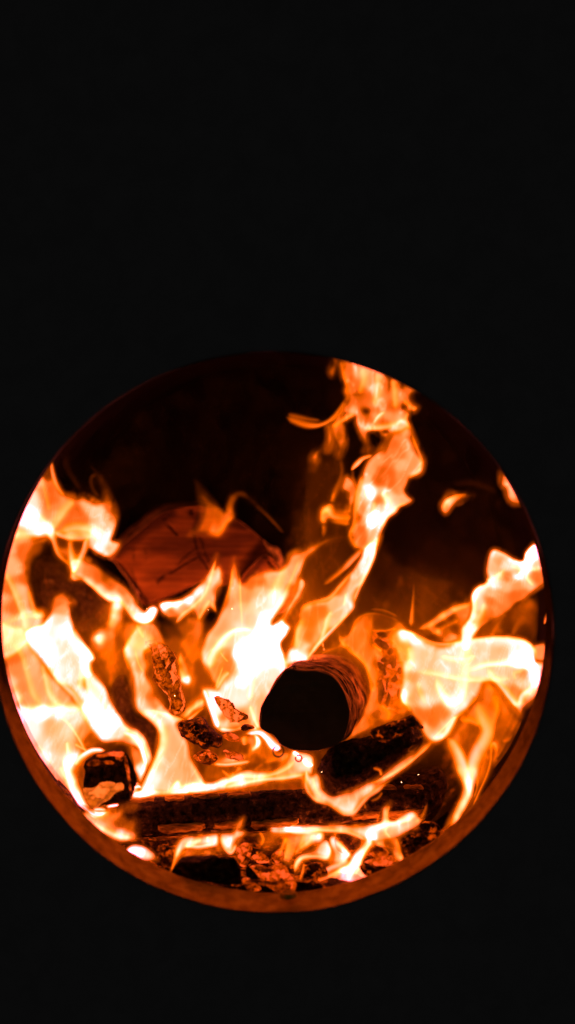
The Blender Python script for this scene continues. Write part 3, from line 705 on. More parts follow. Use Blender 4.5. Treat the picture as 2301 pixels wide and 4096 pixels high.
flame('wide orange and cream sheet of flame over the lower left edge of the mouth', H, .19,
 [(-80, 560), (120, 600), (260, 640), (320, 830), (430, 960), (560, 1140), (700, 1270), (790, 1400), (850, 1530), (980, 1640), (930, 1740), (842, 1826), (742, 2026), (822, 2226), (862, 2376), (960, 2400), (1060, 2380), (1060, 2440), (922, 2470), (662, 2460), (362, 2080), (-40, 1326), (-90, 900)],
 45, [(60, 700, 3.2), (60, 900, 0.9), (130, 900, 0.9), (200, 780, 2.4), (180, 1050, 1.6), (220, 1200, 1.6), (240, 1330, 1.92), (330, 1000, 2.56), (380, 1200, 2.24), (350, 1330, 2.08), (100, 1150, 4.0), (130, 1300, 4.16), (510, 1120, 2.08), (600, 1250, 2.08), (650, 1350, 2.08), (480, 1350, 2.56), (20, 650, 3.2), (422, 1430, 9.6), (200, 1430, 9.6), (600, 1430, 6.4), (512, 1576, 2.56), (662, 1626, 3.68), (712, 1526, 3.84), (870, 1706, 0.18), (802, 1650, 1.6), (462, 1776, 4.16), (562, 1746, 2.88), (422, 1886, 6.72), (562, 1976, 3.84), (512, 2056, 2.88), (692, 1946, 8.0), (662, 2226, 1.92), (600, 2150, 2.08), (782, 2256, 9.6), (760, 2076, 3.84), (862, 2400, 9.6), (920, 1770, 0.8), (300, 1600, 5.6)],
 [[(120, 760, 22, .4), (220, 900, 24, 1), (280, 1100, 26, 1.1), (330, 1260, 30, 1.1), (420, 1380, 28, .8)], [(410, 960, 24, 1), (445, 1100, 24, 1.6), (490, 1270, 28, 2), (600, 1400, 32, 2)], [(40, 1040, 26, .6), (120, 1200, 34, 1.4), (200, 1370, 40, 3)],
  [(120, 1440, 40, 2), (350, 1412, 40, 4), (560, 1404, 36, 4), (800, 1400, 44, 3)], [(450, 1430, 16, .8), (612, 1506, 14, 1.6), (732, 1646, 12, 1.8), (832, 1826, 12, 2)], [(652, 1726, 16, 2), (660, 1800, 18, 3), (670, 1850, 20, 3)], [(722, 1746, 14, 1.5), (842, 1816, 10, 2)],
  [(622, 1846, 24, 3), (652, 1976, 28, 6), (702, 2156, 34, 6), (762, 2276, 36, 7), (832, 2376, 32, 7), (942, 2416, 24, 7), (1050, 2404, 18, 7)], [(582, 1960, 18, 1.5), (620, 2040, 22, 2), (660, 2090, 18, 2)], [(350, 1760, 24, 1), (440, 1860, 30, 2), (480, 1960, 24, 1.5)]])
flame('slanting cream flame running down to the lower tip of the split log', H, .2,
 [(690, -20), (684, 100), (680, 150), (715, 176), (790, 160), (870, 220), (960, 300), (1050, 370), (1160, 400), (1250, 520), (1310, 575), (1390, 597), (1470, 560), (1518, 470), (1500, 430), (1450, 430), (1395, 470), (1330, 400), (1290, 330), (1220, 230), (1110, 140), (1000, 60), (900, -20), (780, -60)],
 32, [(710, 60, 3.5), (715, 130, 4), (760, 120, 2.5), (850, 110, 1.3), (850, 190, 4), (960, 270, 4), (1060, 340, 5), (1140, 330, 6), (950, 130, .9), (1060, 190, .8), (1180, 280, 1.1), (1250, 360, 2), (1300, 450, 4), (1350, 540, 8), (1420, 560, 10), (1480, 480, 9), (1210, 430, 3), (1020, 120, .35)],
 [[(710, 20, 22, 1.5), (720, 140, 26, 2), (860, 200, 24, 2), (980, 300, 24, 2.4), (1110, 350, 24, 2), (1220, 430, 22, 1.5), (1330, 545, 30, 4), (1430, 550, 34, 6), (1495, 460, 26, 6)]])
flame('soft orange and peach column below the slanting cream flame on the left', H, .23,
 [(1110, 310), (1060, 410), (1040, 500), (1015, 620), (960, 620), (880, 670), (868, 760), (900, 860), (930, 960), (1000, 1080), (1080, 1190), (1160, 1010), (1180, 850), (1170, 700), (1185, 500), (1195, 410), (1160, 330)],
 60, [(1130, 400, 5), (1120, 500, 3.2), (1080, 600, 1.8), (1060, 680, 1.2), (960, 730, 5.5), (920, 680, .8), (900, 790, .8), (1080, 800, .7), (1150, 800, .3), (1000, 900, .6), (990, 970, .25), (1050, 1000, .7), (1130, 950, .5), (1060, 1100, .4)],
 [[(1120, 360, 30, 1.5), (1110, 500, 34, 1.4), (1070, 640, 30, .6)], [(960, 690, 34, 2.5), (968, 750, 34, 3), (960, 800, 26, 1)]])
flame('dim orange flame filling the gap left of the ember stick', H, .27,
 [(1190, 420), (1290, 560), (1400, 640), (1500, 760), (1420, 900), (1300, 900), (1190, 860), (1170, 1000), (1080, 1200), (1040, 1100), (1120, 900), (1160, 640)],
 60, [(1220, 480, .8), (1250, 600, .7), (1180, 800, .5), (1300, 760, 1), (1130, 1000, .35), (1420, 760, .9)])
flame('peach ribbon of flame that narrows and then widens down onto the long charred log', I, .14,
 [(130, 320), (60, 440), (0, 560), (-15, 640), (35, 800), (65, 960), (78, 1100), (110, 1190), (210, 1260), (305, 1370), (298, 1535), (266, 1675), (206, 1805), (146, 1955), (70, 2030), (360, 2030), (800, 1975), (752, 1875), (692, 1765), (642, 1665), (632, 1525), (552, 1435), (512, 1335), (578, 1283), (440, 1230), (350, 1100), (270, 950), (200, 850), (215, 750), (190, 620), (330, 560), (385, 540), (350, 430), (290, 330)],
 36, [(200, 400, 2.0), (130, 450, 2.75), (60, 520, 3.75), (30, 620, 5.0), (100, 600, 3.125), (160, 520, 3.0), (280, 420, 1.3), (320, 500, 1.0), (60, 750, 2.75), (150, 750, 1.875), (120, 900, 2.875), (180, 1000, 2.25), (250, 1050, 0.9), (150, 1130, 3.75), (300, 1150, 1.2), (330, 1190, 3.75), (250, 1230, 5.0), (420, 1260, 5.625), (400, 1400, 3.0), (350, 1300, 4.5), (350, 1500, 3.75), (480, 1500, 3.0), (560, 1600, 2.5), (450, 1700, 3.25), (330, 1700, 3.75), (250, 1850, 5.625), (500, 1850, 2.75), (620, 1850, 2.375), (580, 1720, 2.125), (100, 2000, 8.75), (400, 1960, 3.5), (650, 1930, 4.375)],
 [[(50, 470, 20, 1.5), (10, 580, 26, 2.2), (0, 660, 22, 1.2), (50, 830, 20, .8)], [(110, 340, 16, .8), (150, 420, 16, 1.2), (190, 490, 16, .8)], [(100, 600, 12, .8), (140, 740, 12, 1), (185, 820, 10, .8)],
  [(110, 1180, 28, 2), (250, 1240, 36, 3), (350, 1340, 36, 3), (385, 1450, 36, 2.4), (360, 1580, 36, 2), (300, 1720, 40, 1.6), (230, 1860, 40, 1.6)], [(230, 1190, 20, 2), (400, 1235, 20, 3), (580, 1283, 14, 3)], [(640, 1640, 18, .6), (700, 1800, 18, .8), (770, 1950, 18, 1)], [(120, 1880, 26, 3), (90, 1980, 30, 4)]])
flame('small pointed white flame on top of the left part of the long charred log', M, .12,
 [(-20, 1040), (60, 955), (110, 908), (155, 903), (200, 955), (250, 1000), (220, 1030), (100, 1035)], 26, [(110, 940, 10), (160, 950, 9), (60, 990, 8), (180, 1010, 8)])
flame('low strip of white flame licking along the top of the long charred log', M, .155,
 [(180, 955), (300, 920), (420, 930), (500, 922), (640, 868), (800, 815), (900, 828), (1000, 818), (1100, 780), (1200, 700), (1250, 615), (1310, 645), (1460, 690), (1460, 850), (1380, 870), (1380, 910), (1200, 920), (1050, 940), (960, 970), (830, 985), (700, 1010), (560, 1015), (420, 1030), (200, 1035)],
 30, [(250, 970, 6), (400, 960, 7), (560, 950, 6), (700, 890, 6), (850, 860, 4), (950, 880, 5), (1100, 820, 2), (1230, 720, 2.4), (1300, 720, 4.5), (1380, 800, 5), (1150, 880, 1.8), (900, 940, 2.4), (1000, 930, 1.3), (650, 970, 2.2), (1200, 800, 1.6), (1300, 880, 2.5)],
 [[(460, 960, 26, 4), (620, 900, 26, 4), (780, 850, 20, 3), (900, 855, 18, 2), (1050, 835, 18, 1.8), (1200, 770, 22, 2), (1290, 690, 18, 2)], [(560, 965, 20, 2), (720, 930, 18, 3), (860, 900, 18, 3), (980, 880, 18, 3), (1150, 868, 18, 2.4), (1400, 830, 22, 4)]])
# centre ------------------------------------------------------------
flame('blinding white heart of the fire with a long red tipped tongue', I, .2,
 [(730, 570), (790, 430), (870, 330), (930, 220), (970, 110), (1005, -20), (1019, -152), (1050, -285), (1085, -190), (1110, -85), (1140, -60), (1200, -120), (1300, -150), (1447, -170), (1507, -185), (1557, -235), (1577, -305), (1627, -345), (1747, -385), (1867, -445), (1947, -475), (2047, -492), (2112, -482), (2007, -450), (1897, -390), (1777, -280), (1717, -190), (1677, -60), (1617, 50), (1527, 165), (1447, 280), (1425, 350), (1460, 330), (1510, 300), (1550, 320), (1608, 380), (1566, 440), (1495, 551), (1570, 690), (1600, 900), (1500, 1300), (1300, 1387), (1130, 1362), (1000, 1397), (890, 1382), (838, 1240), (783, 1090), (745, 970), (860, 960), (840, 900), (800, 820), (745, 740), (713, 650)],
 36, [(1055, -170, 1), (1060, 0, 2.8), (1000, 150, 2), (1060, 200, 3.5), (900, 400, 2.5), (800, 530, 3), (1150, 50, 2), (1200, -60, .8), (1300, -60, 1), (1300, 30, 3), (1420, -90, 2.4), (1300, 150, 4.5), (1440, 100, 5.5), (1520, -100, 2.6), (1600, -280, 1.8), (1650, -150, 2.2), (1780, -350, .9), (1900, -425, .45), (2040, -475, .15), (1200, 300, 4), (1350, 300, 7), (1150, 420, 5.5), (1000, 480, 4), (950, 560, 4.5), (780, 680, 4), (880, 700, 1.7), (960, 620, 1.8), (900, 760, 1.2), (960, 780, 1.1), (880, 900, 1.3), (990, 700, 1.2), (1100, 650, 10), (1250, 550, 14), (1200, 750, 14), (1400, 500, 14), (1330, 700, 10), (1450, 620, 14), (1500, 420, 14), (1400, 850, 5), (1150, 900, 7), (1250, 950, 4.5), (1300, 1100, 3), (1000, 1000, 5), (850, 1050, 8), (900, 1200, 5), (960, 1250, 1.2), (960, 1330, 4), (1050, 1320, 1.8), (1150, 1300, .9), (1100, 1050, 5), (1250, 1250, 3), (1400, 1000, 4), (1570, 380, 14)],
 [[(820, 800, 26, 3), (850, 680, 36, 3), (920, 560, 36, 4), (1030, 450, 30, 4), (1130, 415, 22, 4), (1260, 425, 20, 4)], [(745, 970, 20, 5), (785, 1090, 26, 8), (840, 1240, 30, 10), (905, 1370, 22, 8)], [(895, 1370, 18, 6), (1050, 1388, 18, 3), (1180, 1352, 18, 3), (1290, 1378, 18, 5)], [(870, 990, 18, 2), (940, 870, 20, 2), (1005, 810, 18, 2)], [(920, 620, 8, 1.2), (955, 670, 8, 1.4), (1000, 720, 8, 1.2)], [(870, 970, 9, 1.6), (905, 870, 8, 1.5), (945, 760, 8, 1)],
  [(1270, 740, 26, 3), (1230, 900, 24, 3), (1205, 1100, 24, 3)], [(1105, -180, 10, .8), (1110, 50, 10, 1.4), (1130, 400, 12, 1)], [(1210, 1130, 18, 2), (1250, 1250, 18, 3), (1300, 1370, 16, 3)], [(1040, -200, 12, .6), (1030, -60, 16, 1.2), (980, 100, 20, 1.4), (900, 260, 20, 1.2)], [(1560, -230, 20, .5), (1500, -60, 40, 1.2), (1420, 150, 50, 2)], [(1690, -280, 12, .5), (1620, -100, 14, .8), (1540, 80, 16, 1.2), (1450, 240, 16, 1.5)]])
flame('small hooked peach flame just right of the tall white tongue', D, .19,
 [(240, 888), (278, 895), (292, 950), (252, 1040), (205, 1110), (155, 1190), (105, 1270), (60, 1300), (100, 1190), (140, 1110), (190, 1030), (212, 960)], 18, [(260, 930, 2.4), (230, 1030, 2.2), (150, 1160, 2.4), (100, 1250, 4)])
flame('cream flame rising from the round log in a long slope to the upper right', D, .22,
 [(870, 560), (1015, 450), (982, 580), (942, 720), (882, 850), (812, 1000), (772, 1100), (748, 1180), (650, 1290), (550, 1400), (420, 1530), (330, 1650), (290, 1720), (80, 1720), (120, 1560), (165, 1450), (200, 1350), (228, 1280), (213, 1215), (250, 1158), (330, 1108), (430, 1083), (530, 1046), (610, 955), (690, 865), (770, 770), (830, 670)],
 28, [(930, 620, 6.25), (950, 520, 5.625), (880, 700, 5.0), (800, 850, 3.25), (850, 800, 5.625), (760, 1000, 5.0), (700, 950, 2.375), (640, 980, 2.25), (740, 1100, 6.25), (650, 1130, 3.25), (560, 1130, 2.75), (450, 1095, 2.75), (300, 1130, 1.875), (400, 1200, 0.85), (450, 1180, 0.8), (340, 1300, 0.8), (280, 1250, 0.9), (480, 1350, 2.125), (620, 1200, 3.0), (560, 1300, 3.25), (500, 1400, 5.0), (250, 1400, 2.125), (220, 1500, 2.75), (330, 1420, 0.85), (400, 1450, 2.125), (300, 1560, 4.375), (180, 1620, 7.5), (250, 1650, 7.5), (780, 800, 2.25)],
 [[(1000, 470, 18, 2), (965, 640, 22, 2.6), (895, 820, 22, 2.6), (825, 980, 22, 2.6), (765, 1130, 20, 2.6)], [(690, 1010, 10, 1.6), (680, 1100, 13, 2.2), (662, 1150, 9, 1.2)], [(560, 1180, 18, 1.6), (510, 1280, 22, 2.6), (490, 1360, 22, 2.6), (450, 1480, 22, 2.6), (340, 1620, 22, 3)], [(740, 1190, 14, 2.6), (630, 1310, 16, 2.8), (500, 1440, 18, 3.6), (400, 1560, 18, 3.6), (310, 1670, 18, 3.6)],
  [(235, 1190, 18, .8), (350, 1110, 22, 1.4), (520, 1068, 22, 1.8), (620, 965, 18, 1.8), (760, 800, 14, 1.2)], [(870, 560, 18, 1), (720, 720, 22, 1.4), (650, 790, 20, .8), (540, 880, 20, .5), (460, 945, 14, .25)], [(270, 1260, 22, .8), (230, 1400, 26, .9), (210, 1560, 30, 1.2)]])
flame('bulging orange and cream flame in the upper right, with white spots low down', B, .21,
 [(1230, 780), (1300, 785), (1360, 920), (1412, 1040), (1437, 1110), (1422, 1210), (1370, 1263), (1302, 1292), (1262, 1360), (1245, 1400), (1270, 1455), (1314, 1500), (1260, 1540), (1200, 1566), (1160, 1616), (1090, 1666), (1050, 1736), (1012, 1826), (975, 1960), (900, 2000), (780, 1965), (725, 1885), (708, 1800), (740, 1735), (760, 1625), (770, 1475), (800, 1360), (830, 1270), (860, 1190), (900, 1110), (960, 1030), (1050, 940), (1130, 840)],
 34, [(1250, 830, 3), (1180, 900, 1.5), (1150, 930, .9), (1280, 950, 2.2), (1330, 1050, 2.6), (1390, 1130, 2.4), (1220, 1150, 2.8), (1340, 1220, 2.3), (1200, 1050, 1.3), (1100, 1100, 1.3), (1000, 1100, 2), (1050, 1220, .85), (1000, 1300, .85), (1100, 1330, .9), (1080, 1260, .85), (920, 1200, 2), (870, 1280, 2.8), (1230, 1300, 1.7), (1200, 1400, 1.8), (910, 1410, 9), (920, 1450, 10), (860, 1440, 4), (1050, 1430, 4), (1090, 1500, 5), (1000, 1500, 1.3), (1080, 1560, 6), (1180, 1480, 3.6), (1240, 1500, 2.6), (840, 1580, 1.7), (800, 1500, 2.2), (920, 1560, 3.6), (950, 1680, 12), (920, 1740, 7), (1000, 1660, 7), (830, 1780, .9), (760, 1800, 1.2), (840, 1880, .9), (750, 1870, 1.1), (950, 1800, 2.8), (800, 1700, 1.5), (990, 1760, 4.5), (930, 1900, 3)],
 [[(850, 1250, 20, 1), (825, 1330, 26, 2), (800, 1450, 28, 1.6), (780, 1600, 26, 1.2), (765, 1740, 26, .7), (725, 1840, 22, .8), (760, 1920, 24, .7), (830, 1950, 24, .6)], [(1040, 1400, 26, 2), (1075, 1460, 30, 2.6), (1105, 1530, 30, 3), (1080, 1600, 26, 3)], [(1310, 830, 16, .4), (1400, 1040, 18, .9), (1420, 1150, 20, 1), (1370, 1240, 20, .8), (1280, 1300, 20, .6)], [(1290, 1520, 12, .8), (1180, 1570, 18, 1.6), (1080, 1670, 20, 2), (1030, 1780, 20, 2)], [(900, 1380, 24, 2), (915, 1430, 34, 5), (930, 1480, 24, 2)], [(970, 1500, 20, 1), (960, 1600, 26, 1.6), (950, 1680, 36, 5), (915, 1760, 22, 3)]], streak=1.0, lean=.5)
flame('ragged peach flame reaching the top edge of the mouth at the upper right', B, .23,
 [(590, 40), (1000, 100), (1200, 200), (1480, 390), (1400, 440), (1325, 490), (1345, 560), (1388, 597), (1355, 642), (1312, 640), (1285, 720), (1305, 790), (1240, 840), (1130, 860), (1050, 900), (960, 830), (890, 850), (905, 960), (935, 1000), (900, 1052), (838, 1032), (868, 970), (830, 880), (788, 770), (770, 690), (680, 740), (600, 805), (560, 805), (545, 740), (620, 650), (670, 560), (690, 490), (663, 450), (680, 400), (650, 320), (635, 220)],
 32, [(660, 160, 1.1), (700, 250, 1.2), (790, 260, 2.8), (850, 260, 3.8), (900, 350, 2.4), (760, 350, 1.2), (760, 520, .8), (690, 400, .9), (850, 470, .9), (1020, 300, 2.8), (1000, 420, 2.6), (1080, 350, .9), (1110, 430, 1.2), (1100, 300, .4), (1150, 350, 1.8), (1160, 450, 2.2), (1200, 500, 2), (1300, 430, 1), (1240, 360, .35), (1330, 600, .9), (1350, 480, .4), (1050, 550, 2), (960, 600, 1.8), (850, 580, 1.1), (750, 640, 3), (700, 600, .7), (640, 680, .6), (600, 770, .5), (740, 700, .8), (1000, 700, 3.4), (1100, 690, 2.6), (1250, 710, 3), (1180, 760, 2.4), (1050, 740, .7), (880, 780, 2.2), (820, 760, 1.8), (900, 720, .8), (870, 900, .9), (890, 1000, .5), (960, 870, 1), (990, 780, 1.8), (1200, 830, 2.2), (1120, 590, .95)],
 [[(950, 765, 8, 2), (1000, 692, 14, 3.4), (1065, 645, 10, 1.6)], [(850, 805, 18, 1), (1000, 790, 22, 1.8), (1150, 760, 22, 1.4), (1260, 700, 16, 1.6)], [(550, 805, 24, .7), (650, 740, 22, .9), (775, 665, 20, 1.5)], [(640, 140, 20, .5), (660, 280, 22, .7), (700, 400, 26, .6), (690, 560, 26, .6)], [(1000, 260, 30, .6), (1010, 420, 34, .9), (970, 600, 34, .9)], [(1140, 320, 26, .8), (1165, 450, 26, 1), (1170, 620, 26, 1)], [(1240, 520, 20, .7), (1330, 600, 20, .6), (1375, 600, 14, .5)], [(850, 220, 30, 1), (870, 330, 30, 1), (820, 480, 24, .6)], [(1290, 650, 12, .8), (1270, 720, 16, 1.4), (1310, 820, 18, 1)]],
 holes=[(890, 635, 62, 42, .93), (1245, 600, 42, 58, .93), (1075, 838, 60, 28, .92), (985, 850, 30, 30, .85), (1390, 470, 34, 34, .85), (1240, 370, 22, 44, .7), (1105, 370, 22, 90, .75), (690, 665, 24, 14, .7), (960, 300, 14, 70, .4), (790, 480, 60, 18, .45), (730, 350, 16, 60, .4), (830, 950, 20, 40, .5), (1190, 330, 14, 60, .45), (1000, 640, 14, 60, .35)], streak=1.5, lean=.0)
flame('thin curled orange flame curling left from the ragged upper flame', B, .235, None, 30, (), 
 [[(100, 690, 26, .4), (200, 725, 38, .6), (320, 765, 36, .8), (430, 768, 22, 1), (530, 720, 18, .8), (620, 620, 16, .6), (690, 500, 16, .5)], [(120, 665, 18, .15), (200, 680, 22, .25), (330, 710, 18, .25), (450, 728, 14, .2)], [(530, 745, 14, .5), (620, 660, 14, .5), (690, 540, 14, .4)]])
flame('short orange flame hanging from the top edge, left of the ragged upper flame', B, .23,
 [(545, 30), (640, 50), (625, 200), (600, 262), (560, 312), (528, 290), (518, 240), (545, 150)], 30, [(545, 230, .8), (580, 280, .6), (590, 150, .25), (570, 180, .3)])
flame('left of two drooping orange flames under the curled flame', B, .235,
 [(490, 775), (540, 768), (556, 860), (562, 960), (520, 1042), (450, 1032), (430, 1060), (432, 1140), (382, 1218), (340, 1195), (335, 1100), (370, 1036), (440, 990), (488, 930), (495, 850)], 26, [(515, 820, .9), (530, 960, .9), (480, 1000, .8), (390, 1060, 1.2), (380, 1120, .7), (355, 1190, .2)])
flame('right of two drooping orange flames under the curled flame', B, .24,
 [(560, 770), (660, 758), (682, 850), (692, 960), (650, 1062), (620, 1095), (578, 1060), (580, 950), (548, 860)], 30, [(600, 800, .8), (610, 900, .5), (650, 950, 1), (620, 1040, .6), (650, 830, .7)])
flame('tiny curved cream lick left of the bulging upper flame', B, .2, None, 30, (), [[(728, 1215, 10, .5), (785, 1150, 22, 3), (850, 1092, 20, 1.8), (945, 1058, 16, 1)]])
flame('faint orange wisp under the right drooping flame', B, .25, None, 30, (), [[(640, 1090, 22, .1), (650, 1250, 22, .16), (600, 1400, 34, .3), (545, 1500, 18, .4)], [(750, 1180, 14, .08), (760, 1300, 16, .2), (800, 1380, 14, .4)]])
flame('small peach flame left of the white spots in the bulging flame', B, .225,
 [(648, 1340), (680, 1270), (732, 1288), (782, 1350), (802, 1420), (770, 1500), (740, 1625), (688, 1612), (700, 1500), (690, 1430), (652, 1390)], 26, [(690, 1340, 1.6), (740, 1400, .9), (720, 1550, 1.4)])
flame('knotted orange flame left of the sloping cream flame', D, .23,
 [(428, 300), (440, 220), (478, 175), (540, 158), (700, 175), (745, 250), (725, 375), (600, 372), (520, 310), (492, 345), (450, 340)], 40, [(480, 220, 1.2), (470, 290, .9), (600, 230, .45), (650, 300, .5), (600, 340, .25), (720, 250, .8)],
 [[(590, 10, 13, .2), (560, 120, 18, .5), (530, 190, 26, 1), (470, 270, 28, .9), (480, 400, 20, .4), (465, 490, 16, .2)], [(440, 280, 22, .6), (470, 200, 30, 1.2), (530, 210, 34, 1.6), (570, 270, 26, 1), (680, 285, 26, .6), (750, 270, 24, .6)], [(500, 330, 18, .2), (600, 325, 20, .35), (725, 350, 20, .4)]])
flame('red flame with a forked tip in front of the sawn face of the split log', G, .25,
 [(690, 50), (740, 95), (800, 170), (875, 240), (903, 272), (920, 200), (948, 140), (1000, 112), (1065, 130), (1130, 205), (1090, 195), (1020, 155), (980, 190), (965, 240), (972, 310), (930, 355), (880, 432), (850, 450), (800, 435), (720, 427), (640, 442), (700, 380), (730, 320), (732, 240), (708, 150)],
 26, [(715, 100, .12), (760, 180, .22), (800, 300, .45), (740, 400, .4), (850, 420, 1), (900, 350, .7), (940, 300, .6), (945, 200, .2), (955, 220, .7), (1010, 130, .1), (1090, 180, .05), (680, 420, .4)],
 [[(760, 420, 18, .2), (850, 430, 22, .6), (905, 360, 22, .5), (950, 290, 16, .4)], [(1080, 170, 14, .03), (1180, 260, 12, .05), (1260, 340, 10, .08), (1340, 430, 10, .03)]])
flame('white forked flame under the lower edge of the split log', I, .21,
 [(335, 152), (506, 126), (612, 73), (719, -20), (786, -100), (826, -170), (864, -275), (888, -320), (880, -232), (868, -175), (906, -200), (941, -112), (941, -18), (895, 80), (872, 150), (885, 240), (840, 200), (800, 210), (720, 330), (690, 300), (640, 250), (560, 320), (500, 350), (460, 320), (400, 285), (345, 220)],
 28, [(400, 170, 10), (500, 170, 8), (600, 130, 8), (700, 50, 5), (780, -50, 3.6), (850, -150, 2.2), (880, -280, .7), (900, -100, 4.2), (900, -20, 4), (850, 80, 2.6), (780, 120, 2.6), (700, 180, 2.2), (600, 230, 1.4), (450, 240, 1), (560, 210, 2.4), (730, 260, 1.2), (840, 180, 1.6), (500, 310, .6)],
 [[(485, 360, 14, 1), (560, 270, 18, 2), (660, 190, 18, 2), (780, 60, 18, 1.8), (850, -150, 14, 1.5), (885, -300, 10, .8)], [(700, 320, 14, 1), (760, 200, 18, 1.4), (820, 110, 18, 1.4)], [(840, 130, 14, .6), (875, 240, 14, .8)], [(340, 170, 20, 4), (450, 160, 26, 4), (570, 130, 20, 3)]])
flame('pear shaped cream flame right of the ember stick', I, .19,
 [(535, 630), (580, 700), (645, 780), (662, 870), (630, 955), (560, 942), (508, 870), (528, 760), (508, 700)], 34, [(605, 900, 8), (560, 820, 1.6), (535, 710, 1.6), (640, 800, .8), (600, 740, .9)], [[(540, 650, 16, .6), (530, 760, 18, 1), (570, 850, 26, 1.6), (610, 900, 30, 3)]])
flame('dull orange flame in the hollow under the split log', I, .26,
 [(335, 330), (500, 330), (620, 265), (740, 290), (800, 340), (780, 440), (725, 560), (725, 660), (690, 725), (640, 765), (560, 640), (500, 560), (400, 480), (345, 420)], 50, [(560, 400, .4), (650, 480, .6), (680, 300, .7), (400, 400, .08), (480, 440, .07), (600, 560, .6), (690, 620, .5), (720, 400, .7)])
flame('swirl of orange and cream flame between the ember stick and the charred chunk', I, .15,
 [(515, 1250), (600, 1150), (680, 1078), (750, 1035), (785, 1130), (720, 1195), (660, 1250), (600, 1300), (560, 1285)], 26, [(620, 1170, 1.7), (720, 1090, 2.2), (700, 1180, 2.2), (650, 1245, 5), (560, 1250, .9)], [[(560, 1260, 14, .8), (640, 1170, 18, 1.4), (770, 1080, 18, 1.4)], [(600, 1280, 14, 2), (680, 1230, 16, 3), (770, 1160, 16, 1.8)]])
flame('white crescent of flame hugging the lower left edge of the round log', M, .115,
 [(860, 450), (930, 478), (957, 540), (930, 602), (870, 634), (845, 600), (878, 560), (884, 500)], 18, [(900, 520, 10), (920, 560, 12), (890, 610, 8)],
 [[(800, 445, 16, 4), (930, 430, 20, 8), (1010, 480, 24, 9), (1080, 560, 30, 12), (1150, 590, 16, 9)], [(1255, 625, 16, 9), (1300, 655, 18, 9), (1325, 690, 14, 8)], [(1370, 680, 22, 10), (1400, 730, 24, 9), (1460, 750, 14, 6)]])
flame('dim orange flame behind the charred chunk and the white crescent', M, .18,
 [(740, 500), (900, 430), (1040, 500), (1100, 620), (1240, 660), (1180, 740), (1060, 760), (950, 720), (830, 745), (700, 760), (600, 765), (500, 752), (560, 700), (700, 640), (790, 600)], 36, [(800, 500, 2), (900, 650, .7), (1000, 560, .5), (750, 740, 2), (640, 745, 2.2), (840, 720, 1.2), (770, 600, .15), (950, 660, .4), (860, 620, 2), (1100, 660, .6), (1180, 690, .9)],
 [[(460, 740, 12, 1.6), (600, 752, 14, 3), (740, 737, 14, 2.6), (850, 715, 12, 1.5)], [(790, 470, 26, 1.5), (800, 560, 20, 1)], [(870, 815, 16, .15), (1000, 735, 20, .35), (1110, 685, 16, .35)]])
flame('small dull orange flame rising from the long charred log at its middle', M, .19,
 [(420, 750), (600, 785), (650, 840), (720, 775), (765, 790), (725, 845), (640, 890), (500, 910), (395, 890)], 30, [(500, 800, .2), (560, 860, .35), (680, 830, 1.4), (420, 820, .2)], [[(570, 790, 12, .5), (650, 850, 14, 1), (690, 820, 14, 1)], [(690, 760, 10, .4), (770, 795, 10, .8)]])
# right side --------------------------------------------------------
flame('thin orange veil of flame curling round the right side of the round log', J, .175,
 [(640, 560), (700, 470), (850, 400), (855, 310), (900, 335), (960, 295), (1010, 180), (1100, 128), (1200, 120), (1320, 155), (1450, 200), (1510, 300), (1545, 500), (1560, 800), (1580, 1000), (1500, 1120), (1350, 1195), (1200, 1240), (1050, 1300), (915, 1370), (1050, 1180), (1100, 1060), (1150, 900), (1140, 750), (1090, 620), (950, 500), (930, 470), (850, 490), (740, 520)],
 30, [(740, 480, .8), (800, 380, .7), (880, 440, .8), (960, 400, .9), (1050, 300, .9), (1080, 420, 1), (1150, 220, .7), (1220, 500, 1), (1100, 560, 1.1), (1170, 700, 1), (1180, 900, 1), (1140, 1050, 1), (1080, 1180, .9), (1200, 1130, .4), (1300, 1150, .7), (1400, 1000, .5), (1300, 900, .16), (1300, 700, .2), (1270, 600, .2), (1400, 700, .35), (1350, 500, .3), (1250, 430, .15), (1300, 220, .06), (1230, 200, .05), (1420, 300, .7), (1500, 500, 1.2), (1000, 1260, .9), (1400, 1130, .7), (930, 1330, .7)],
 [[(855, 315, 10, .8), (880, 380, 18, .8), (960, 480, 22, .7), (1060, 550, 22, .8), (1130, 650, 22, .7), (1160, 780, 18, .6), (1185, 865, 18, .5), (1225, 815, 14, .5)], [(1000, 330, 18, .3), (1020, 220, 18, .4), (1100, 150, 14, .4), (1220, 132, 12, .4), (1350, 162, 12, .35), (1447, 215, 12, .3)], [(1170, 290, 12, .4), (1300, 292, 12, .4), (1420, 270, 12, .5)], [(1180, 420, 14, .3), (1280, 492, 18, 1)], [(1250, 1020, 20, .3), (1325, 1080, 22, .5), (1330, 1165, 18, .5)], [(1160, 92, 12, .12), (1300, 108, 12, .2), (1430, 165, 12, .2)], [(695, 410, 8, 1), (715, 490, 10, 2)]])
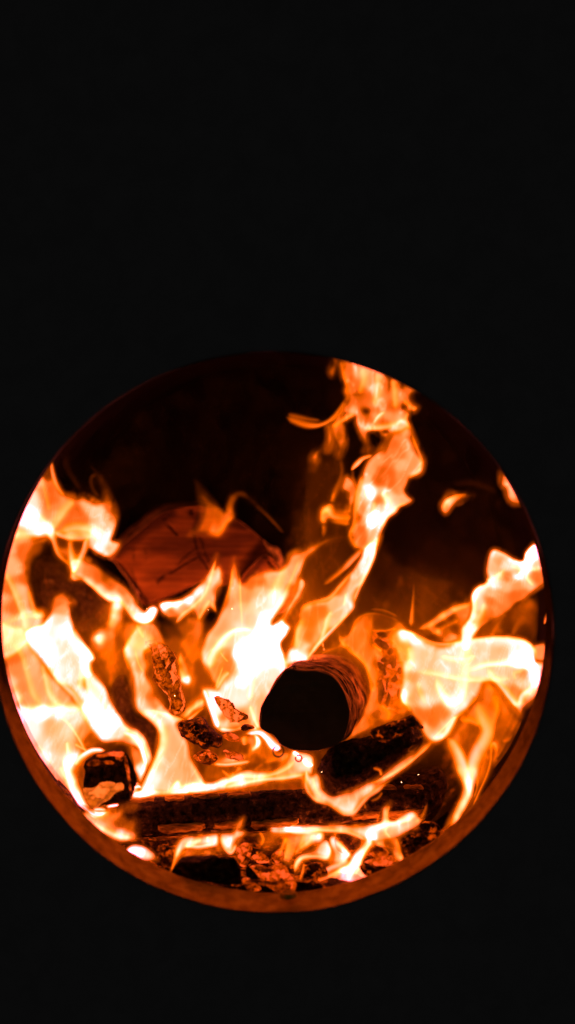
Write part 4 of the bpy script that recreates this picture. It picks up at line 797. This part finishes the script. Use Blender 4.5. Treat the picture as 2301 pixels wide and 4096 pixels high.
flame('huge cream sheet of flame with curling folds at the right edge of the mouth', K, .17,
 [(105, 190), (200, 133), (290, 153), (380, 200), (470, 240), (550, 250), (700, 233), (830, 213), (960, 198), (1100, 198), (1230, 223), (1302, 270), (1338, 320), (1337, 410), (1430, 405), (1450, 500), (1400, 660), (1300, 745), (1225, 792), (1195, 858), (1150, 780), (1080, 690), (1000, 590), (900, 580), (860, 690), (780, 772), (690, 862), (642, 952), (600, 1022), (520, 1067), (430, 1032), (368, 930), (308, 860), (268, 780), (213, 740), (203, 640), (218, 480), (188, 380), (148, 300)],
 30, [(150, 200, 0.9), (160, 280, 1.0), (230, 180, 6.804), (330, 210, 6.804), (430, 260, 5.103), (300, 330, 3.856), (290, 430, 4.763), (240, 300, 0.9), (210, 350, 0.8), (420, 330, 3.289), (420, 430, 3.515), (300, 540, 1.8), (240, 680, 7.938), (260, 600, 3.856), (300, 700, 2.0), (330, 830, 1.0), (400, 600, 4.763), (410, 720, 4.763), (460, 600, 2.948), (350, 650, 2.0), (470, 860, 0.8), (530, 830, 1.0), (480, 900, 0.85), (430, 960, 2.3), (540, 1020, 4.99), (610, 940, 4.99), (560, 960, 3.062), (550, 650, 3.856), (650, 730, 6.804), (620, 600, 3.289), (700, 600, 4.536), (640, 500, 4.536), (600, 330, 4.763), (700, 300, 4.763), (760, 250, 5.67), (900, 250, 4.309), (1050, 240, 5.216), (1200, 260, 5.67), (1050, 330, 3.175), (1300, 330, 5.67), (900, 370, 3.629), (1000, 380, 3.629), (800, 370, 4.082), (1200, 420, 12.474), (1300, 430, 13.608), (1000, 440, 4.536), (850, 480, 4.536), (780, 600, 3.629), (850, 600, 2.835), (1000, 500, 2.948), (1100, 520, 3.062), (1220, 510, 1.5), (1150, 540, 2.948), (1220, 590, 4.082), (1330, 530, 10.206), (1270, 670, 3.402), (1200, 690, 1.0), (1150, 640, 1.1), (1200, 770, 3.969), (700, 780, 4.536), (780, 700, 3.856), (1400, 470, 4.536)],
 [[(320, 480, 24, .9), (500, 500, 22, 1.8), (640, 530, 22, 2.2), (800, 550, 22, 2.2), (1000, 545, 22, 1.6), (1150, 540, 18, .8)], [(530, 365, 18, 1.4), (640, 390, 22, 2.4), (760, 395, 22, 2.4), (845, 355, 16, 1.6)], [(750, 485, 22, 1.6), (900, 430, 22, 3.2), (1050, 415, 22, 4), (1200, 405, 34, 5), (1320, 440, 34, 5)], [(930, 450, 26, 1.6), (1010, 560, 26, 2.6), (1100, 670, 26, 3.2), (1195, 790, 24, 3.4)], [(1195, 780, 18, 3.4), (1230, 690, 22, 3.6), (1300, 640, 26, 4), (1370, 520, 26, 5)], [(510, 510, 26, 2), (550, 640, 30, 3), (620, 730, 34, 4), (690, 715, 34, 4), (725, 620, 34, 3), (740, 400, 44, 1.6), (760, 220, 44, 2)], [(690, 850, 20, 2.4), (640, 940, 26, 3.2), (560, 1035, 20, 3), (470, 1040, 18, 1.5)], [(860, 680, 10, 1.4), (760, 800, 12, 2.2), (620, 900, 10, 1.6), (470, 1055, 12, 1.6)], [(205, 160, 22, 3), (330, 180, 22, 3.4), (470, 245, 18, 2.4), (600, 268, 18, 1.6), (830, 230, 18, 1.6), (1060, 212, 18, 2.4), (1240, 238, 16, 2.4), (1328, 320, 14, 2.4), (1330, 400, 14, 2)], [(290, 270, 26, 1.4), (310, 380, 26, 1.8), (285, 490, 22, 1.4)], [(360, 560, 20, .8), (390, 680, 22, 1), (430, 760, 18, .6)], [(220, 660, 14, 3), (255, 750, 16, 3), (300, 820, 14, 1.2)], [(1160, 560, 14, .8), (1150, 500, 16, 1), (1230, 470, 16, 1)]])
flame('small square peach flame against the right edge above the huge cream sheet', K, .16, [(1332, 278), (1440, 262), (1440, 415), (1332, 405), (1322, 340)], 16, [(1360, 320, 1.8), (1390, 370, 2)])
flame('bent cream flame on the right with a white tip touching the edge of the mouth', E, .15,
 [(600, 430), (594, 300), (610, 200), (640, 130), (690, 113), (760, 143), (850, 204), (950, 224), (970, 150), (1010, 98), (1060, 53), (1150, 40), (1200, 250), (1200, 420), (1080, 505), (950, 614), (820, 725), (700, 805), (560, 860), (490, 940), (472, 990), (440, 1090), (355, 1090), (348, 900), (390, 830), (438, 770), (458, 690), (453, 600), (478, 510), (530, 462)],
 24, [(640, 250, 3.36), (700, 160, 4.08), (720, 220, 2.2), (780, 230, 4.08), (850, 260, 4.8), (1000, 200, 10.8), (1060, 100, 10.8), (1050, 150, 10.8), (970, 300, 9.6), (900, 380, 9.6), (1080, 280, 3.6), (1100, 380, 1.2), (1080, 400, 0.9), (1030, 440, 3.36), (820, 380, 1.3), (900, 330, 2.88), (660, 450, 6.0), (560, 490, 6.0), (490, 560, 6.0), (640, 540, 3.0), (800, 490, 3.24), (900, 450, 2.0), (850, 560, 0.95), (750, 580, 1.7), (700, 700, 1.3), (640, 630, 1.0), (620, 730, 0.85), (520, 650, 3.96), (560, 650, 4.8), (500, 780, 6.0), (430, 860, 6.0), (420, 950, 6.0), (540, 800, 0.85), (600, 790, 0.6), (950, 560, 1.0), (400, 1040, 6.0)],
 [[(800, 280, 22, 1.4), (700, 390, 30, 3), (560, 470, 30, 3), (490, 540, 26, 4), (480, 650, 26, 3), (465, 750, 30, 2.4), (395, 860, 34, 3), (385, 1010, 38, 3)], [(580, 620, 18, 1.4), (560, 720, 26, 1.6), (510, 830, 30, 1.6), (440, 970, 34, 1.6)], [(985, 330, 18, 2.2), (1000, 400, 20, 2.4), (1055, 465, 16, 1.4)], [(820, 265, 20, 1), (950, 300, 22, 1.4), (1130, 290, 22, 1.4)], [(1075, 70, 22, 4), (1010, 170, 30, 5), (975, 300, 26, 5), (900, 385, 24, 4)]])
flame('dim orange flame under the bent cream flame at the right edge', E, .25,
 [(560, 850), (820, 720), (1130, 470), (1190, 700), (1200, 1000), (1080, 1010), (880, 960), (480, 1000)], 60, [(640, 880, .22), (800, 850, .06), (900, 800, .16), (1000, 780, .25), (950, 900, .06), (1100, 900, .14), (1000, 620, .5), (1080, 560, .03), (700, 950, .35), (1150, 800, .05)], [[(760, 780, 20, .1), (690, 880, 22, .25), (640, 960, 20, .4)], [(980, 760, 40, .1), (900, 850, 26, .2), (850, 950, 20, .25)]])
flame('thin sliver of orange flame at the far right edge of the mouth', E, .12, None, 20, (), [[(1185, 710, 8, .8), (1168, 780, 14, 2), (1150, 840, 8, .8)]])
flame('orange wisp with dark gaps left of the bent cream flame', E, .2,
 [(-70, 880), (60, 798), (200, 698), (330, 638), (455, 615), (465, 690), (430, 790), (360, 870), (340, 960), (330, 1010), (200, 1020), (100, 1000), (40, 940)], 26, [(50, 840, 1.1), (170, 760, 1.6), (300, 690, 1.7), (430, 660, 1.3), (350, 760, 1.1), (330, 820, .6), (130, 920, 1.8), (200, 930, .4), (240, 980, 1.2), (290, 985, 2.8), (100, 980, .05), (250, 770, .06), (150, 830, .08), (300, 890, .1), (0, 920, .5)],
 [[(-80, 890, 18, .6), (50, 825, 30, 1), (180, 745, 30, 1.4), (310, 675, 28, 1.2), (450, 640, 20, 1)], [(110, 920, 24, .8), (150, 925, 22, .6)], [(60, 930, 18, .3), (200, 850, 20, .35), (330, 790, 20, .4)]])
flame('upright thin orange spike of flame behind the round log', D, .24, None, 20, (), [[(1342, 900, 7, .04), (1338, 1050, 11, .3), (1328, 1200, 18, .8), (1318, 1350, 26, 1)]])
flame('pair of cream flames meeting in a point low on the right', K, .165,
 [(640, 960), (690, 870), (800, 750), (850, 690), (900, 600), (1000, 600), (1040, 760), (1000, 900), (985, 1010), (930, 1130), (860, 1280), (815, 1430), (800, 1520), (728, 1660), (655, 1810), (585, 1850), (608, 1750), (676, 1600), (730, 1460), (670, 1330), (630, 1180), (565, 1070)],
 34, [(660, 1020, .9), (740, 1000, .3), (800, 960, .14), (780, 1060, .1), (770, 1150, .12), (775, 1230, .5), (720, 930, .8), (850, 800, .9), (900, 880, 1.2), (960, 980, 1), (880, 1060, .9), (700, 1160, .9), (830, 1200, 1), (800, 1300, 3), (770, 1400, 5), (740, 1330, 2), (930, 700, .8), (980, 780, .6), (960, 850, .8), (700, 1650, 4), (640, 1780, 1.6), (760, 1480, 6)],
 [[(585, 1030, 22, .8), (640, 1100, 34, 1.6), (690, 1200, 40, 2.6), (740, 1330, 40, 3.4), (765, 1440, 34, 3.6), (740, 1540, 30, 2.6), (680, 1660, 26, 2.2), (615, 1810, 20, 1.2)], [(850, 720, 22, .5), (890, 840, 40, 1.2), (945, 970, 46, 1.8), (920, 1060, 44, 2.2), (850, 1180, 44, 2.8), (800, 1320, 36, 2.8), (772, 1440, 26, 2.4)], [(700, 880, 20, .5), (790, 880, 26, .7), (880, 920, 26, .7)], [(985, 680, 30, .5), (1010, 800, 30, .6), (985, 940, 26, .5)]], streak=.6)
flame('orange glow of flame at the lower right edge of the mouth', K, .22,
 [(900, 580), (1000, 585), (1190, 830), (1290, 740), (1410, 600), (1400, 800), (1290, 960), (1190, 1150), (1060, 1300), (965, 1270), (962, 1000), (1020, 830)], 40, [(1050, 750, .95), (1100, 900, .35), (1060, 1050, .25), (1000, 650, 1.2), (1200, 850, .75), (1160, 960, .5), (1080, 1180, .4), (1000, 900, .8), (1090, 1000, .16), (1050, 1250, .35), (1000, 1150, .15), (990, 1100, .7)],
 [[(1240, 950, 15, .3), (1120, 1035, 16, .4), (1050, 1065, 14, .3)], [(970, 1250, 14, .3), (1000, 1150, 14, .5), (985, 1085, 12, 1.2), (960, 1130, 12, .6)], [(1000, 1200, 14, .3), (1080, 1130, 14, .6), (1125, 1150, 12, .4)], [(1100, 1240, 22, .5), (1040, 1260, 18, .5), (1000, 1220, 14, .4)]])
flame('tangle of thin red orange flames beside the pair that meet in a point', K, .14,
 [(905, 1135), (960, 1025), (978, 1150), (955, 1300), (885, 1470), (800, 1660), (740, 1760), (810, 1500), (850, 1300)], 26, [(940, 1120, .6), (930, 1250, .35), (880, 1320, .4), (860, 1440, .35), (800, 1580, .6), (960, 1080, .8)],
 [[(962, 1040, 10, .5), (968, 1200, 11, .6), (930, 1350, 11, .6), (870, 1480, 10, .6), (800, 1640, 9, .6)], [(880, 1180, 9, .3), (850, 1330, 9, .5), (850, 1447, 9, .4), (820, 1540, 9, .4)], [(930, 1150, 18, .3), (890, 1300, 18, .4), (840, 1450, 16, .4)]])
flame('long cream flame that dips under the sloping charred log and thins out to the right', O, .085,
 [(262, 285), (300, 330), (352, 315), (385, 380), (420, 462), (500, 492), (600, 462), (740, 408), (830, 368), (960, 288), (1080, 188), (1200, 88), (1330, -5), (1385, -35), (1345, 20), (1250, 132), (1150, 222), (1020, 314), (920, 384), (860, 444), (780, 494), (700, 584), (650, 640), (570, 640), (500, 594), (430, 554), (340, 534), (288, 482), (246, 420), (238, 340)],
 24, [(270, 340, 4.5), (310, 420, 4), (360, 360, 2.6), (380, 450, 3.6), (420, 510, 3.6), (520, 560, 3), (560, 610, 4.2), (650, 590, 5), (600, 510, 2.3), (700, 480, 2.4), (750, 490, 3.8), (830, 430, 4), (930, 360, 2.7), (850, 400, 2.2), (1020, 270, 2), (1120, 200, 1.5), (1250, 90, 1), (450, 490, 2.2)],
 [[(765, 385, 9, 1.8), (880, 340, 11, 2.4), (1000, 280, 11, 1.8), (1140, 180, 11, 1.4), (1310, 25, 12, 1)], [(262, 290, 14, 1.4), (265, 400, 18, 1.6), (310, 490, 18, 2), (430, 552, 16, 2.2), (560, 625, 16, 2.6), (650, 622, 18, 3.2), (760, 500, 22, 2.4), (860, 430, 22, 2.4), (980, 330, 14, 1.2)], [(305, 320, 14, 1), (330, 420, 14, 1.6), (380, 500, 12, 1)], [(810, 250, 9, .4), (870, 270, 11, .7), (885, 320, 11, .7)], [(740, 530, 6, .4), (752, 590, 8, .4)], [(790, 525, 8, .2), (850, 500, 10, .3), (890, 450, 8, .3)]])
flame('faint wisps of flame curling over the sloping charred log', K, .1, None, 20, (), [[(240, 1120, 10, .06), (265, 1060, 10, .12), (320, 1090, 10, .14), (280, 1140, 10, .1), (340, 1150, 10, .06)], [(0, 1280, 10, .2), (40, 1300, 12, .3), (60, 1350, 10, .2)], [(300, 990, 10, .05), (330, 1040, 10, .1), (420, 1010, 10, .1)], [(150, 940, 8, .1), (165, 985, 9, .4), (150, 1010, 8, .15)]])
# under the long log ------------------------------------------------
flame('band of white flame along the underside of the long charred log', O, .1,
 [(-40, 770), (60, 745), (120, 738), (250, 750), (480, 730), (640, 738), (800, 718), (880, 700), (900, 600), (960, 548), (942, 620), (946, 680), (1000, 690), (1080, 640), (1160, 628), (1202, 680), (1245, 658), (1172, 742), (1080, 792), (980, 832), (820, 852), (805, 872), (760, 872), (720, 842), (580, 792), (400, 792), (180, 802), (60, 817), (-20, 808)],
 20, [(80, 790, 12), (150, 780, 9), (300, 770, 5), (450, 760, 3.4), (600, 760, 2.8), (700, 760, 2.8), (780, 820, 9), (740, 800, 5), (880, 720, 7), (930, 640, 2), (950, 570, .7), (1000, 700, 7), (1120, 660, 6), (1080, 720, 3), (1000, 780, 2.4), (900, 820, 2.2), (1170, 690, 2), (1220, 670, .5), (1020, 750, 5)],
 [[(770, 765, 18, 2.4), (900, 720, 22, 4), (1000, 700, 18, 3.4), (1160, 650, 22, 3.4)], [(955, 555, 9, .5), (925, 620, 16, 1.4), (930, 700, 15, 1.8), (910, 780, 15, 1.8), (970, 850, 10, 1.6)], [(1262, 548, 8, .15), (1230, 640, 14, .4), (1160, 720, 20, .5)], [(868, 635, 8, .4), (850, 700, 10, .6)], [(250, 760, 14, 2), (450, 765, 14, 2), (620, 790, 14, 2), (760, 850, 16, 4)], [(60, 745, 12, 2), (160, 770, 20, 4), (330, 790, 26, 5), (390, 840, 20, 4)]])
flame('white diagonal flame reaching from the log down to the rim at the lower right', O, .08,
 [(795, 845), (808, 885), (760, 935), (722, 1005), (720, 1080), (792, 1130), (765, 1162), (650, 1190), (612, 1214), (540, 1234), (450, 1245), (416, 1225), (438, 1150), (520, 1090), (600, 1055), (640, 995), (700, 915), (740, 855)],
 22, [(770, 880, 8), (700, 960, 6), (650, 1060, 7), (600, 1150, 8), (580, 1210, 5), (500, 1180, 2.1), (450, 1210, 1.7), (690, 1130, 3.4), (760, 1140, 2.6), (720, 1100, 2)],
 [[(785, 860, 18, 3.4), (690, 1000, 22, 4), (620, 1120, 24, 5), (585, 1220, 18, 4)], [(295, 1135, 13, 1.2), (400, 1120, 18, 2.2), (480, 1080, 18, 2.6), (560, 1055, 22, 2.4), (650, 1000, 18, 2.4)], [(690, 1050, 16, 1.4), (740, 1110, 16, 1.8), (790, 1135, 10, 1.4)], [(430, 1220, 14, 1), (500, 1140, 18, 1.4), (580, 1080, 18, 1.4)], [(640, 1190, 12, 1.4), (680, 1090, 14, 2), (720, 1010, 14, 2)]])
flame('cream flame with a hooked curl beside the white diagonal flame', O, .09,
 [(148, 1130), (156, 1050), (198, 990), (270, 965), (330, 938), (390, 878), (432, 868), (468, 940), (458, 1002), (420, 1020), (340, 1005), (250, 1025), (212, 1062), (180, 1138)],
 18, [(175, 1090, 3), (220, 1000, 5), (300, 990, 4), (380, 930, 2.6), (420, 950, 6), (445, 990, 6), (165, 1120, 1.4)], [[(165, 1130, 12, 1.4), (185, 1040, 14, 2), (240, 995, 14, 2.4), (340, 990, 13, 2), (430, 1000, 16, 3), (455, 940, 16, 3), (425, 880, 12, 1.5)]])
flame('soft orange flame fanning down from the log left of the hooked curl', O, .105,
 [(60, 800), (180, 795), (300, 785), (400, 795), (395, 860), (310, 905), (210, 960), (155, 1020), (132, 1085), (80, 1055), (35, 1010), (68, 900)], 32, [(130, 850, 1.4), (100, 980, 1.3), (220, 850, 1.7), (340, 820, 7), (280, 860, 3.4), (200, 940, .8), (60, 950, .6), (310, 800, 5)], [[(100, 820, 22, .6), (120, 920, 24, .8), (90, 1020, 20, .5)], [(250, 800, 20, 1), (230, 880, 22, 1), (170, 980, 18, .8)], [(330, 800, 20, 2), (290, 870, 20, 1.6), (200, 930, 16, 1)]])
flame('tangle of short bright strands of flame between the coals at the bottom', O, .075, None, 20, (),
 [[(205, 1190, 10, .6), (232, 1110, 12, 1), (245, 1040, 10, .8)], [(330, 1185, 14, 1), (430, 1150, 18, 2), (560, 1085, 18, 2.4), (650, 1020, 14, 2)], [(560, 1215, 14, 2), (660, 1080, 18, 3), (745, 950, 18, 3), (800, 865, 12, 3)], [(640, 1010, 12, .8), (585, 940, 14, 1.4), (520, 860, 12, 1)], [(790, 1140, 12, 1), (700, 1090, 16, 2), (620, 1060, 14, 1.4)], [(930, 985, 9, 1), (860, 1010, 10, 1.6), (760, 1035, 9, 1.2)], [(20, 1000, 14, .5), (60, 900, 18, .9), (90, 820, 16, .8)], [(-120, 900, 12, .5), (-100, 840, 14, .8), (-130, 780, 12, .6)]])
flame('rounded cream flame between the hooked curl and the white diagonal flame', O, .11,
 [(455, 850), (500, 828), (562, 880), (612, 930), (634, 960), (604, 1012), (560, 1045), (490, 1064), (448, 1042), (478, 960)], 22, [(500, 860, 4.4), (515, 950, 1.7), (570, 950, 8), (580, 1000, 6), (500, 1030, 2.6)], [[(500, 850, 18, 1.6), (560, 910, 20, 3), (590, 970, 20, 3), (560, 1030, 16, 1.6)]])
flame('plain orange flame behind the white diagonal flame under the log', O, .15,
 [(540, 785), (720, 835), (765, 870), (705, 930), (640, 985), (598, 930)], 36, [(620, 850, .8), (680, 870, .8), (640, 940, .7)])
flame('orange flame with a round drop at its foot on the right of the diagonal flame', O, .085,
 [(790, 860), (1005, 825), (1042, 950), (1075, 1005), (1045, 1035), (1005, 1012), (950, 960), (880, 905)], 22, [(870, 925, 2), (950, 900, .2), (1000, 880, 1), (1035, 960, 1.2), (1045, 1010, 3)], [[(860, 860, 14, .8), (880, 920, 16, 1.4), (960, 970, 12, 1.2)], [(1000, 840, 16, .6), (1030, 940, 16, .9), (1045, 1015, 18, 2)]])
flame('white tattered flame hanging below the left half of the long charred log', N, .095,
 [(495, 740), (515, 620), (575, 530), (700, 505), (780, 505), (865, 498), (874, 570), (842, 595), (702, 610), (605, 606), (570, 660), (530, 720), (490, 810), (482, 770)], 22, [(540, 640, 4.4), (600, 560, 2.3), (700, 540, 3.6), (640, 580, 5), (800, 530, 5), (845, 570, 5), (720, 590, 5), (520, 710, 1.6), (490, 780, .8)],
 [[(585, 592, 16, 2.4), (720, 602, 16, 3.6), (845, 572, 16, 3.4)], [(595, 585, 18, 1.6), (660, 560, 18, 2.4), (740, 525, 18, 2.6)], [(790, 505, 14, 3), (800, 560, 16, 3)], [(560, 600, 16, 1.5), (520, 710, 14, 1), (490, 800, 10, .6)]])
flame('plain orange glow above the large black coal', N, .14, [(575, 605), (760, 605), (855, 655), (840, 690), (700, 690), (575, 700)], 30, [(640, 640, .8), (740, 650, .7), (810, 645, 2), (600, 670, .9)])
flame('dark orange glow between the bulb shaped flame and the tattered flame', N, .15, [(830, 560), (900, 560), (960, 650), (1040, 640), (1020, 700), (900, 690), (830, 640)], 30, [(860, 600, .5), (940, 660, .4), (1000, 660, .3)])
flame('bulb shaped white flame hanging under the middle of the long charred log', N, .085,
 [(888, 500), (985, 480), (1005, 450), (1030, 405), (1085, 365), (1078, 420), (1052, 470), (1095, 490), (1052, 535), (1030, 592), (990, 654), (948, 642), (908, 592)], 18, [(960, 550, 8), (980, 625, 6), (1040, 500, 9), (910, 530, 3.4), (1050, 400, .9), (1020, 455, 1)], [[(900, 510, 12, 1), (920, 590, 14, 1.6), (980, 640, 16, 3), (1020, 570, 14, 2)]])
flame('white leaf shaped flame alone beside the rim at the lower left', N, .06,
 [(105, 640), (140, 598), (200, 582), (280, 608), (350, 665), (375, 700), (330, 698), (240, 693), (155, 667)], 22, [(160, 632, 10), (220, 640, 9), (300, 658, 4), (350, 690, .8)])
flame('cream flame lying along the rim under the square stub', L, .07,
 [(470, 1080), (700, 1060), (780, 1035), (900, 1005), (965, 1040), (850, 1100), (880, 1150), (960, 1160), (965, 1310), (930, 1350), (800, 1355), (680, 1310), (520, 1230), (430, 1130)], 60, [(560, 1150, 1.4), (650, 1150, 1.1), (750, 1100, .9), (800, 1200, .25), (850, 1170, .25), (700, 1250, 1.4), (800, 1310, 5), (880, 1340, 7), (620, 1230, 4), (930, 1060, .7), (900, 1250, .35), (540, 1190, 4)], [[(520, 1190, 20, 2.4), (640, 1250, 22, 3), (770, 1310, 24, 4), (920, 1330, 24, 5)]])
flame('faint olive orange flame under the middle of the long log, right of the bulb', N, .13, [(1175, 500), (1405, 480), (1390, 570), (1335, 630), (1240, 645), (1205, 590)], 40, [(1280, 560, .45), (1230, 600, .4), (1365, 540, .9), (1250, 520, .3)], [[(1195, 630, 9, .6), (1215, 695, 11, 1)]])
flame('thin white fringe of flame over the top and foot of the square stub', L, .075, None, 20, (), [[(365, 640, 22, 3), (410, 570, 28, 5), (520, 495, 24, 7), (655, 488, 14, 6)], [(670, 1030, 10, 6), (720, 1018, 13, 9), (785, 1008, 10, 8)], [(935, 850, 10, 6), (975, 838, 12, 8), (1000, 850, 8, 4)], [(540, 1055, 10, 5), (600, 1052, 12, 6), (660, 1060, 8, 4)]])
flame('cream flame on the right side of the square stub', L, .1, [(860, 430), (960, 475), (1032, 600), (1045, 670), (1000, 800), (958, 760), (918, 640), (885, 520)], 26, [(950, 550, 1.4), (980, 680, 5), (995, 750, 5), (900, 480, .7), (920, 600, 1)])
flame('bright white line of flame between the square stub and the top of the long log', L, .09, [(915, 890), (1000, 880), (1060, 865), (1130, 880), (1240, 890), (1440, 870), (1440, 910), (1200, 925), (1000, 945), (915, 945)], 16, [(950, 915, 9), (1070, 890, 9), (1180, 905, 7), (1300, 900, 7)])
# licks and dim glow ------------------------------------------------
flame('small separate orange lick floating in the dark at the upper right', C, .2,
 [(148, 770), (168, 738), (210, 698), (290, 662), (380, 652), (465, 672), (425, 704), (340, 734), (272, 774), (222, 842), (190, 854), (154, 822)], 30, [(200, 800, 1.3), (230, 740, 2.6), (290, 710, 1.5), (380, 680, .6), (445, 672, .25)], [[(185, 820, 18, .8), (225, 745, 22, 1.4), (300, 695, 18, .8), (420, 668, 12, .2)], [(150, 740, 12, .08), (220, 650, 26, .1), (300, 640, 22, .1)], [(270, 780, 18, .1), (340, 755, 20, .15), (400, 720, 14, .1)]])
flame('separate peach lick against the upper right edge of the mouth', C, .12,
 [(735, 425), (830, 480), (920, 600), (960, 740), (905, 772), (830, 762), (788, 702), (768, 622), (722, 560)], 26, [(760, 520, 1.8), (790, 600, 3), (860, 680, 2.4), (890, 740, .9), (750, 460, 1.2)])
flame('dim brown orange glow added over the dark right half of the firebox', S, .38,  # emitting sheet that puts a dim glow over the dark back
 [(1150, 1820), (1320, 1760), (1420, 1900), (1500, 2150), (1600, 2180), (1700, 2120), (1850, 2160), (2150, 2150), (2220, 2500), (2100, 2700), (1600, 2700), (1300, 2760), (1130, 2650), (1120, 2420), (1240, 2250), (1180, 2050)], 90, [(1250, 2170, 0.03), (1300, 2100, 0.018), (1300, 2400, 0.066), (1220, 2520, 0.09), (1550, 2300, 0.015), (1650, 2400, 0.021), (1450, 2500, 0.03), (1600, 2200, 0.0072), (1800, 2200, 0.0048), (1800, 2300, 0.015), (2000, 2250, 0.012), (1200, 1900, 0.0048), (1750, 2350, 0.012), (1650, 2550, 0.06), (1900, 2600, 0.048), (1350, 1900, 0.012), (1330, 2000, 0.018), (1270, 2300, 0.048), (1400, 2420, 0.024), (1560, 2400, 0.03), (1600, 2250, 0.012)],
 [[(1250, 2020, 30, .02), (1252, 2250, 30, .09), (1240, 2450, 30, .12)], [(1595, 2300, 8, .03), (1600, 2320, 8, .08), (1595, 2350, 8, .03)], [(1560, 2420, 14, .05), (1530, 2430, 12, .1)], [(1700, 2300, 24, .02), (1720, 2450, 30, .05), (1690, 2560, 26, .06)], [(1800, 1935, 8, .01), (1900, 1932, 9, .016), (2000, 1975, 9, .016), (1990, 2040, 8, .01)]], power=1.5, T=.03, step=9)
flame('dim orange added glow between the flames and the logs', S, .252,  # emitting body added to fill the dark gaps with glow
 [(40, 2150), (300, 2180), (450, 2300), (560, 2480), (800, 2500), (1000, 2450), (1120, 2300), (1180, 1950), (1260, 1800), (1400, 1830), (1440, 2050), (1560, 2180), (1700, 2250), (1950, 2350), (2150, 2450), (2180, 2700), (2120, 3000), (1950, 3250), (1700, 3430), (1400, 3520), (1100, 3540), (750, 3480), (450, 3330), (200, 3050), (60, 2750), (10, 2450)], 60,
 [(180, 2330, .025), (330, 2400, .04), (350, 2560, .16), (450, 2480, .3), (430, 2650, .4), (480, 2780, .12), (520, 2580, .5), (600, 2700, .3), (700, 2600, .35), (760, 2700, .4), (780, 2500, .35), (250, 2250, .04), (450, 2320, .03), (650, 2470, .05), (850, 2440, .15), (1000, 2500, .4), (1130, 2330, .1), (1250, 2350, .14), (1230, 2480, .4), (1300, 2270, .08), (1260, 2100, .04), (1340, 2000, .05), (1330, 1880, .03), (1480, 2250, .015), (1460, 2400, .08), (1520, 2360, .03), (1560, 2500, .16), (1620, 2560, .25), (1750, 2500, .08), (1900, 2560, .15), (2050, 2550, .08), (1450, 2550, .35), (1550, 2750, .3), (1600, 2900, .25), (1900, 2900, .2), (2050, 2900, .3), (2000, 3080, .08), (1750, 3150, .02), (1550, 3120, .01), (850, 3020, .2), (1050, 3060, .25), (750, 3080, .12), (620, 2960, .05), (540, 2900, .03), (300, 3000, .3), (120, 2700, .05), (400, 3250, .4), (700, 3400, .25), (950, 3420, .3), (1200, 3400, .4), (1400, 3420, .4), (1650, 3350, .06), (1800, 3250, .04)],
 (), name='glow_haze', cat=None, group=None, kind='stuff', T=.02, step=8, power=1.8, streak=1.4)
flame('very faint warm glow added over the dark upper part of the firebox', S, .36,  # emitting sheet added to lift the black up here
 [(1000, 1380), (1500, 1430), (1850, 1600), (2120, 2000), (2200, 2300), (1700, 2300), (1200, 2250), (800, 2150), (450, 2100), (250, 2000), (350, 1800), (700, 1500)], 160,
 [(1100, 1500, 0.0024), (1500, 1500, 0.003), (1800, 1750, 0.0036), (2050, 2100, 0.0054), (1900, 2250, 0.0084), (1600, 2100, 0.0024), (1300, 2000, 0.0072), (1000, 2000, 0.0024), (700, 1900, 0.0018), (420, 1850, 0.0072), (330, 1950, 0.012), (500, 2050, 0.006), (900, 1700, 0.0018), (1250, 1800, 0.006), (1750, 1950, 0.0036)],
 (), name='glow_haze', cat=None, group=None, kind='stuff', T=.02, step=10, power=1.6, streak=1.6)
flame('faint smoky flame curling above the broad cream flame on the left', A, .3, None, 20, (), [[(700, 180, 30, .006), (640, 280, 34, .012), (660, 420, 30, .012), (720, 520, 26, .02), (790, 640, 22, .03)], [(930, 470, 14, .1), (880, 520, 14, .06), (900, 620, 14, .05), (960, 700, 16, .1)]])
flame('faint thin curls in the dark hole of the left flames', H, .3, None, 20, (), [[(430, 90, 6, .04), (440, 170, 8, .1), (465, 250, 6, .06), (490, 190, 6, .05)], [(850, 290, 7, .06), (870, 345, 8, .12), (900, 340, 7, .06)], [(930, 290, 7, .08), (960, 340, 8, .2), (1010, 380, 7, .06)]])

# ------------------------------------------------------------------ sparks
def spark_mat():
    m, nt = mat_new('spark'); em = nd(nt, 'ShaderNodeEmission'); em.inputs[0].default_value = (1, .5, .2, 1); em.inputs[1].default_value = 9
    out = nd(nt, 'ShaderNodeOutputMaterial'); nt.links.new(em.outputs[0], out.inputs[0]); m.cycles.emission_sampling = 'NONE'; return m
SPARK = spark_mat()
for cr_, x, y, r, yy, lab in ((G, 340, 967, 3, .1, 'tiny spark at the lower tip of the split log'), (G, 783, 977, 4, .1, 'tiny spark under the white forked flame'), (G, 957, 968, 6, .1, 'brightest tiny spark, in front of the tall white tongue'),
                              (I, 480, 1045, 7, .12, 'tiny spark on the ember stick'), (O, 1046, 371, 6, .1, 'tiny spark in front of the black log on the right'), (O, 387, 287, 5, .08, 'tiny spark at the tip of the sloping charred log'), (O, 1187, 308, 4, .1, 'tiny spark right of the thin diagonal flame')):
    cx, cz = plan(cr_, x, y, yy); rr = .55 * r * cr_[2] * KPX
    V = []; Fc = []
    for i in range(5):
        th = math.pi * i / 4
        for j in range(8):
            ph = 2 * math.pi * j / 8; k = rr * (1 + .25 * RNG.rand())
            V.append((cx + k * math.sin(th) * math.cos(ph), yy + k * math.sin(th) * math.sin(ph), cz + k * math.cos(th)))
    for i in range(4):
        for j in range(8):
            Fc.append((i * 8 + j, i * 8 + (j + 1) % 8, (i + 1) * 8 + (j + 1) % 8, (i + 1) * 8 + j))
    tag(mesh_object('spark', V, Fc, SPARK), lab, 'spark', 'sparks in the fire')
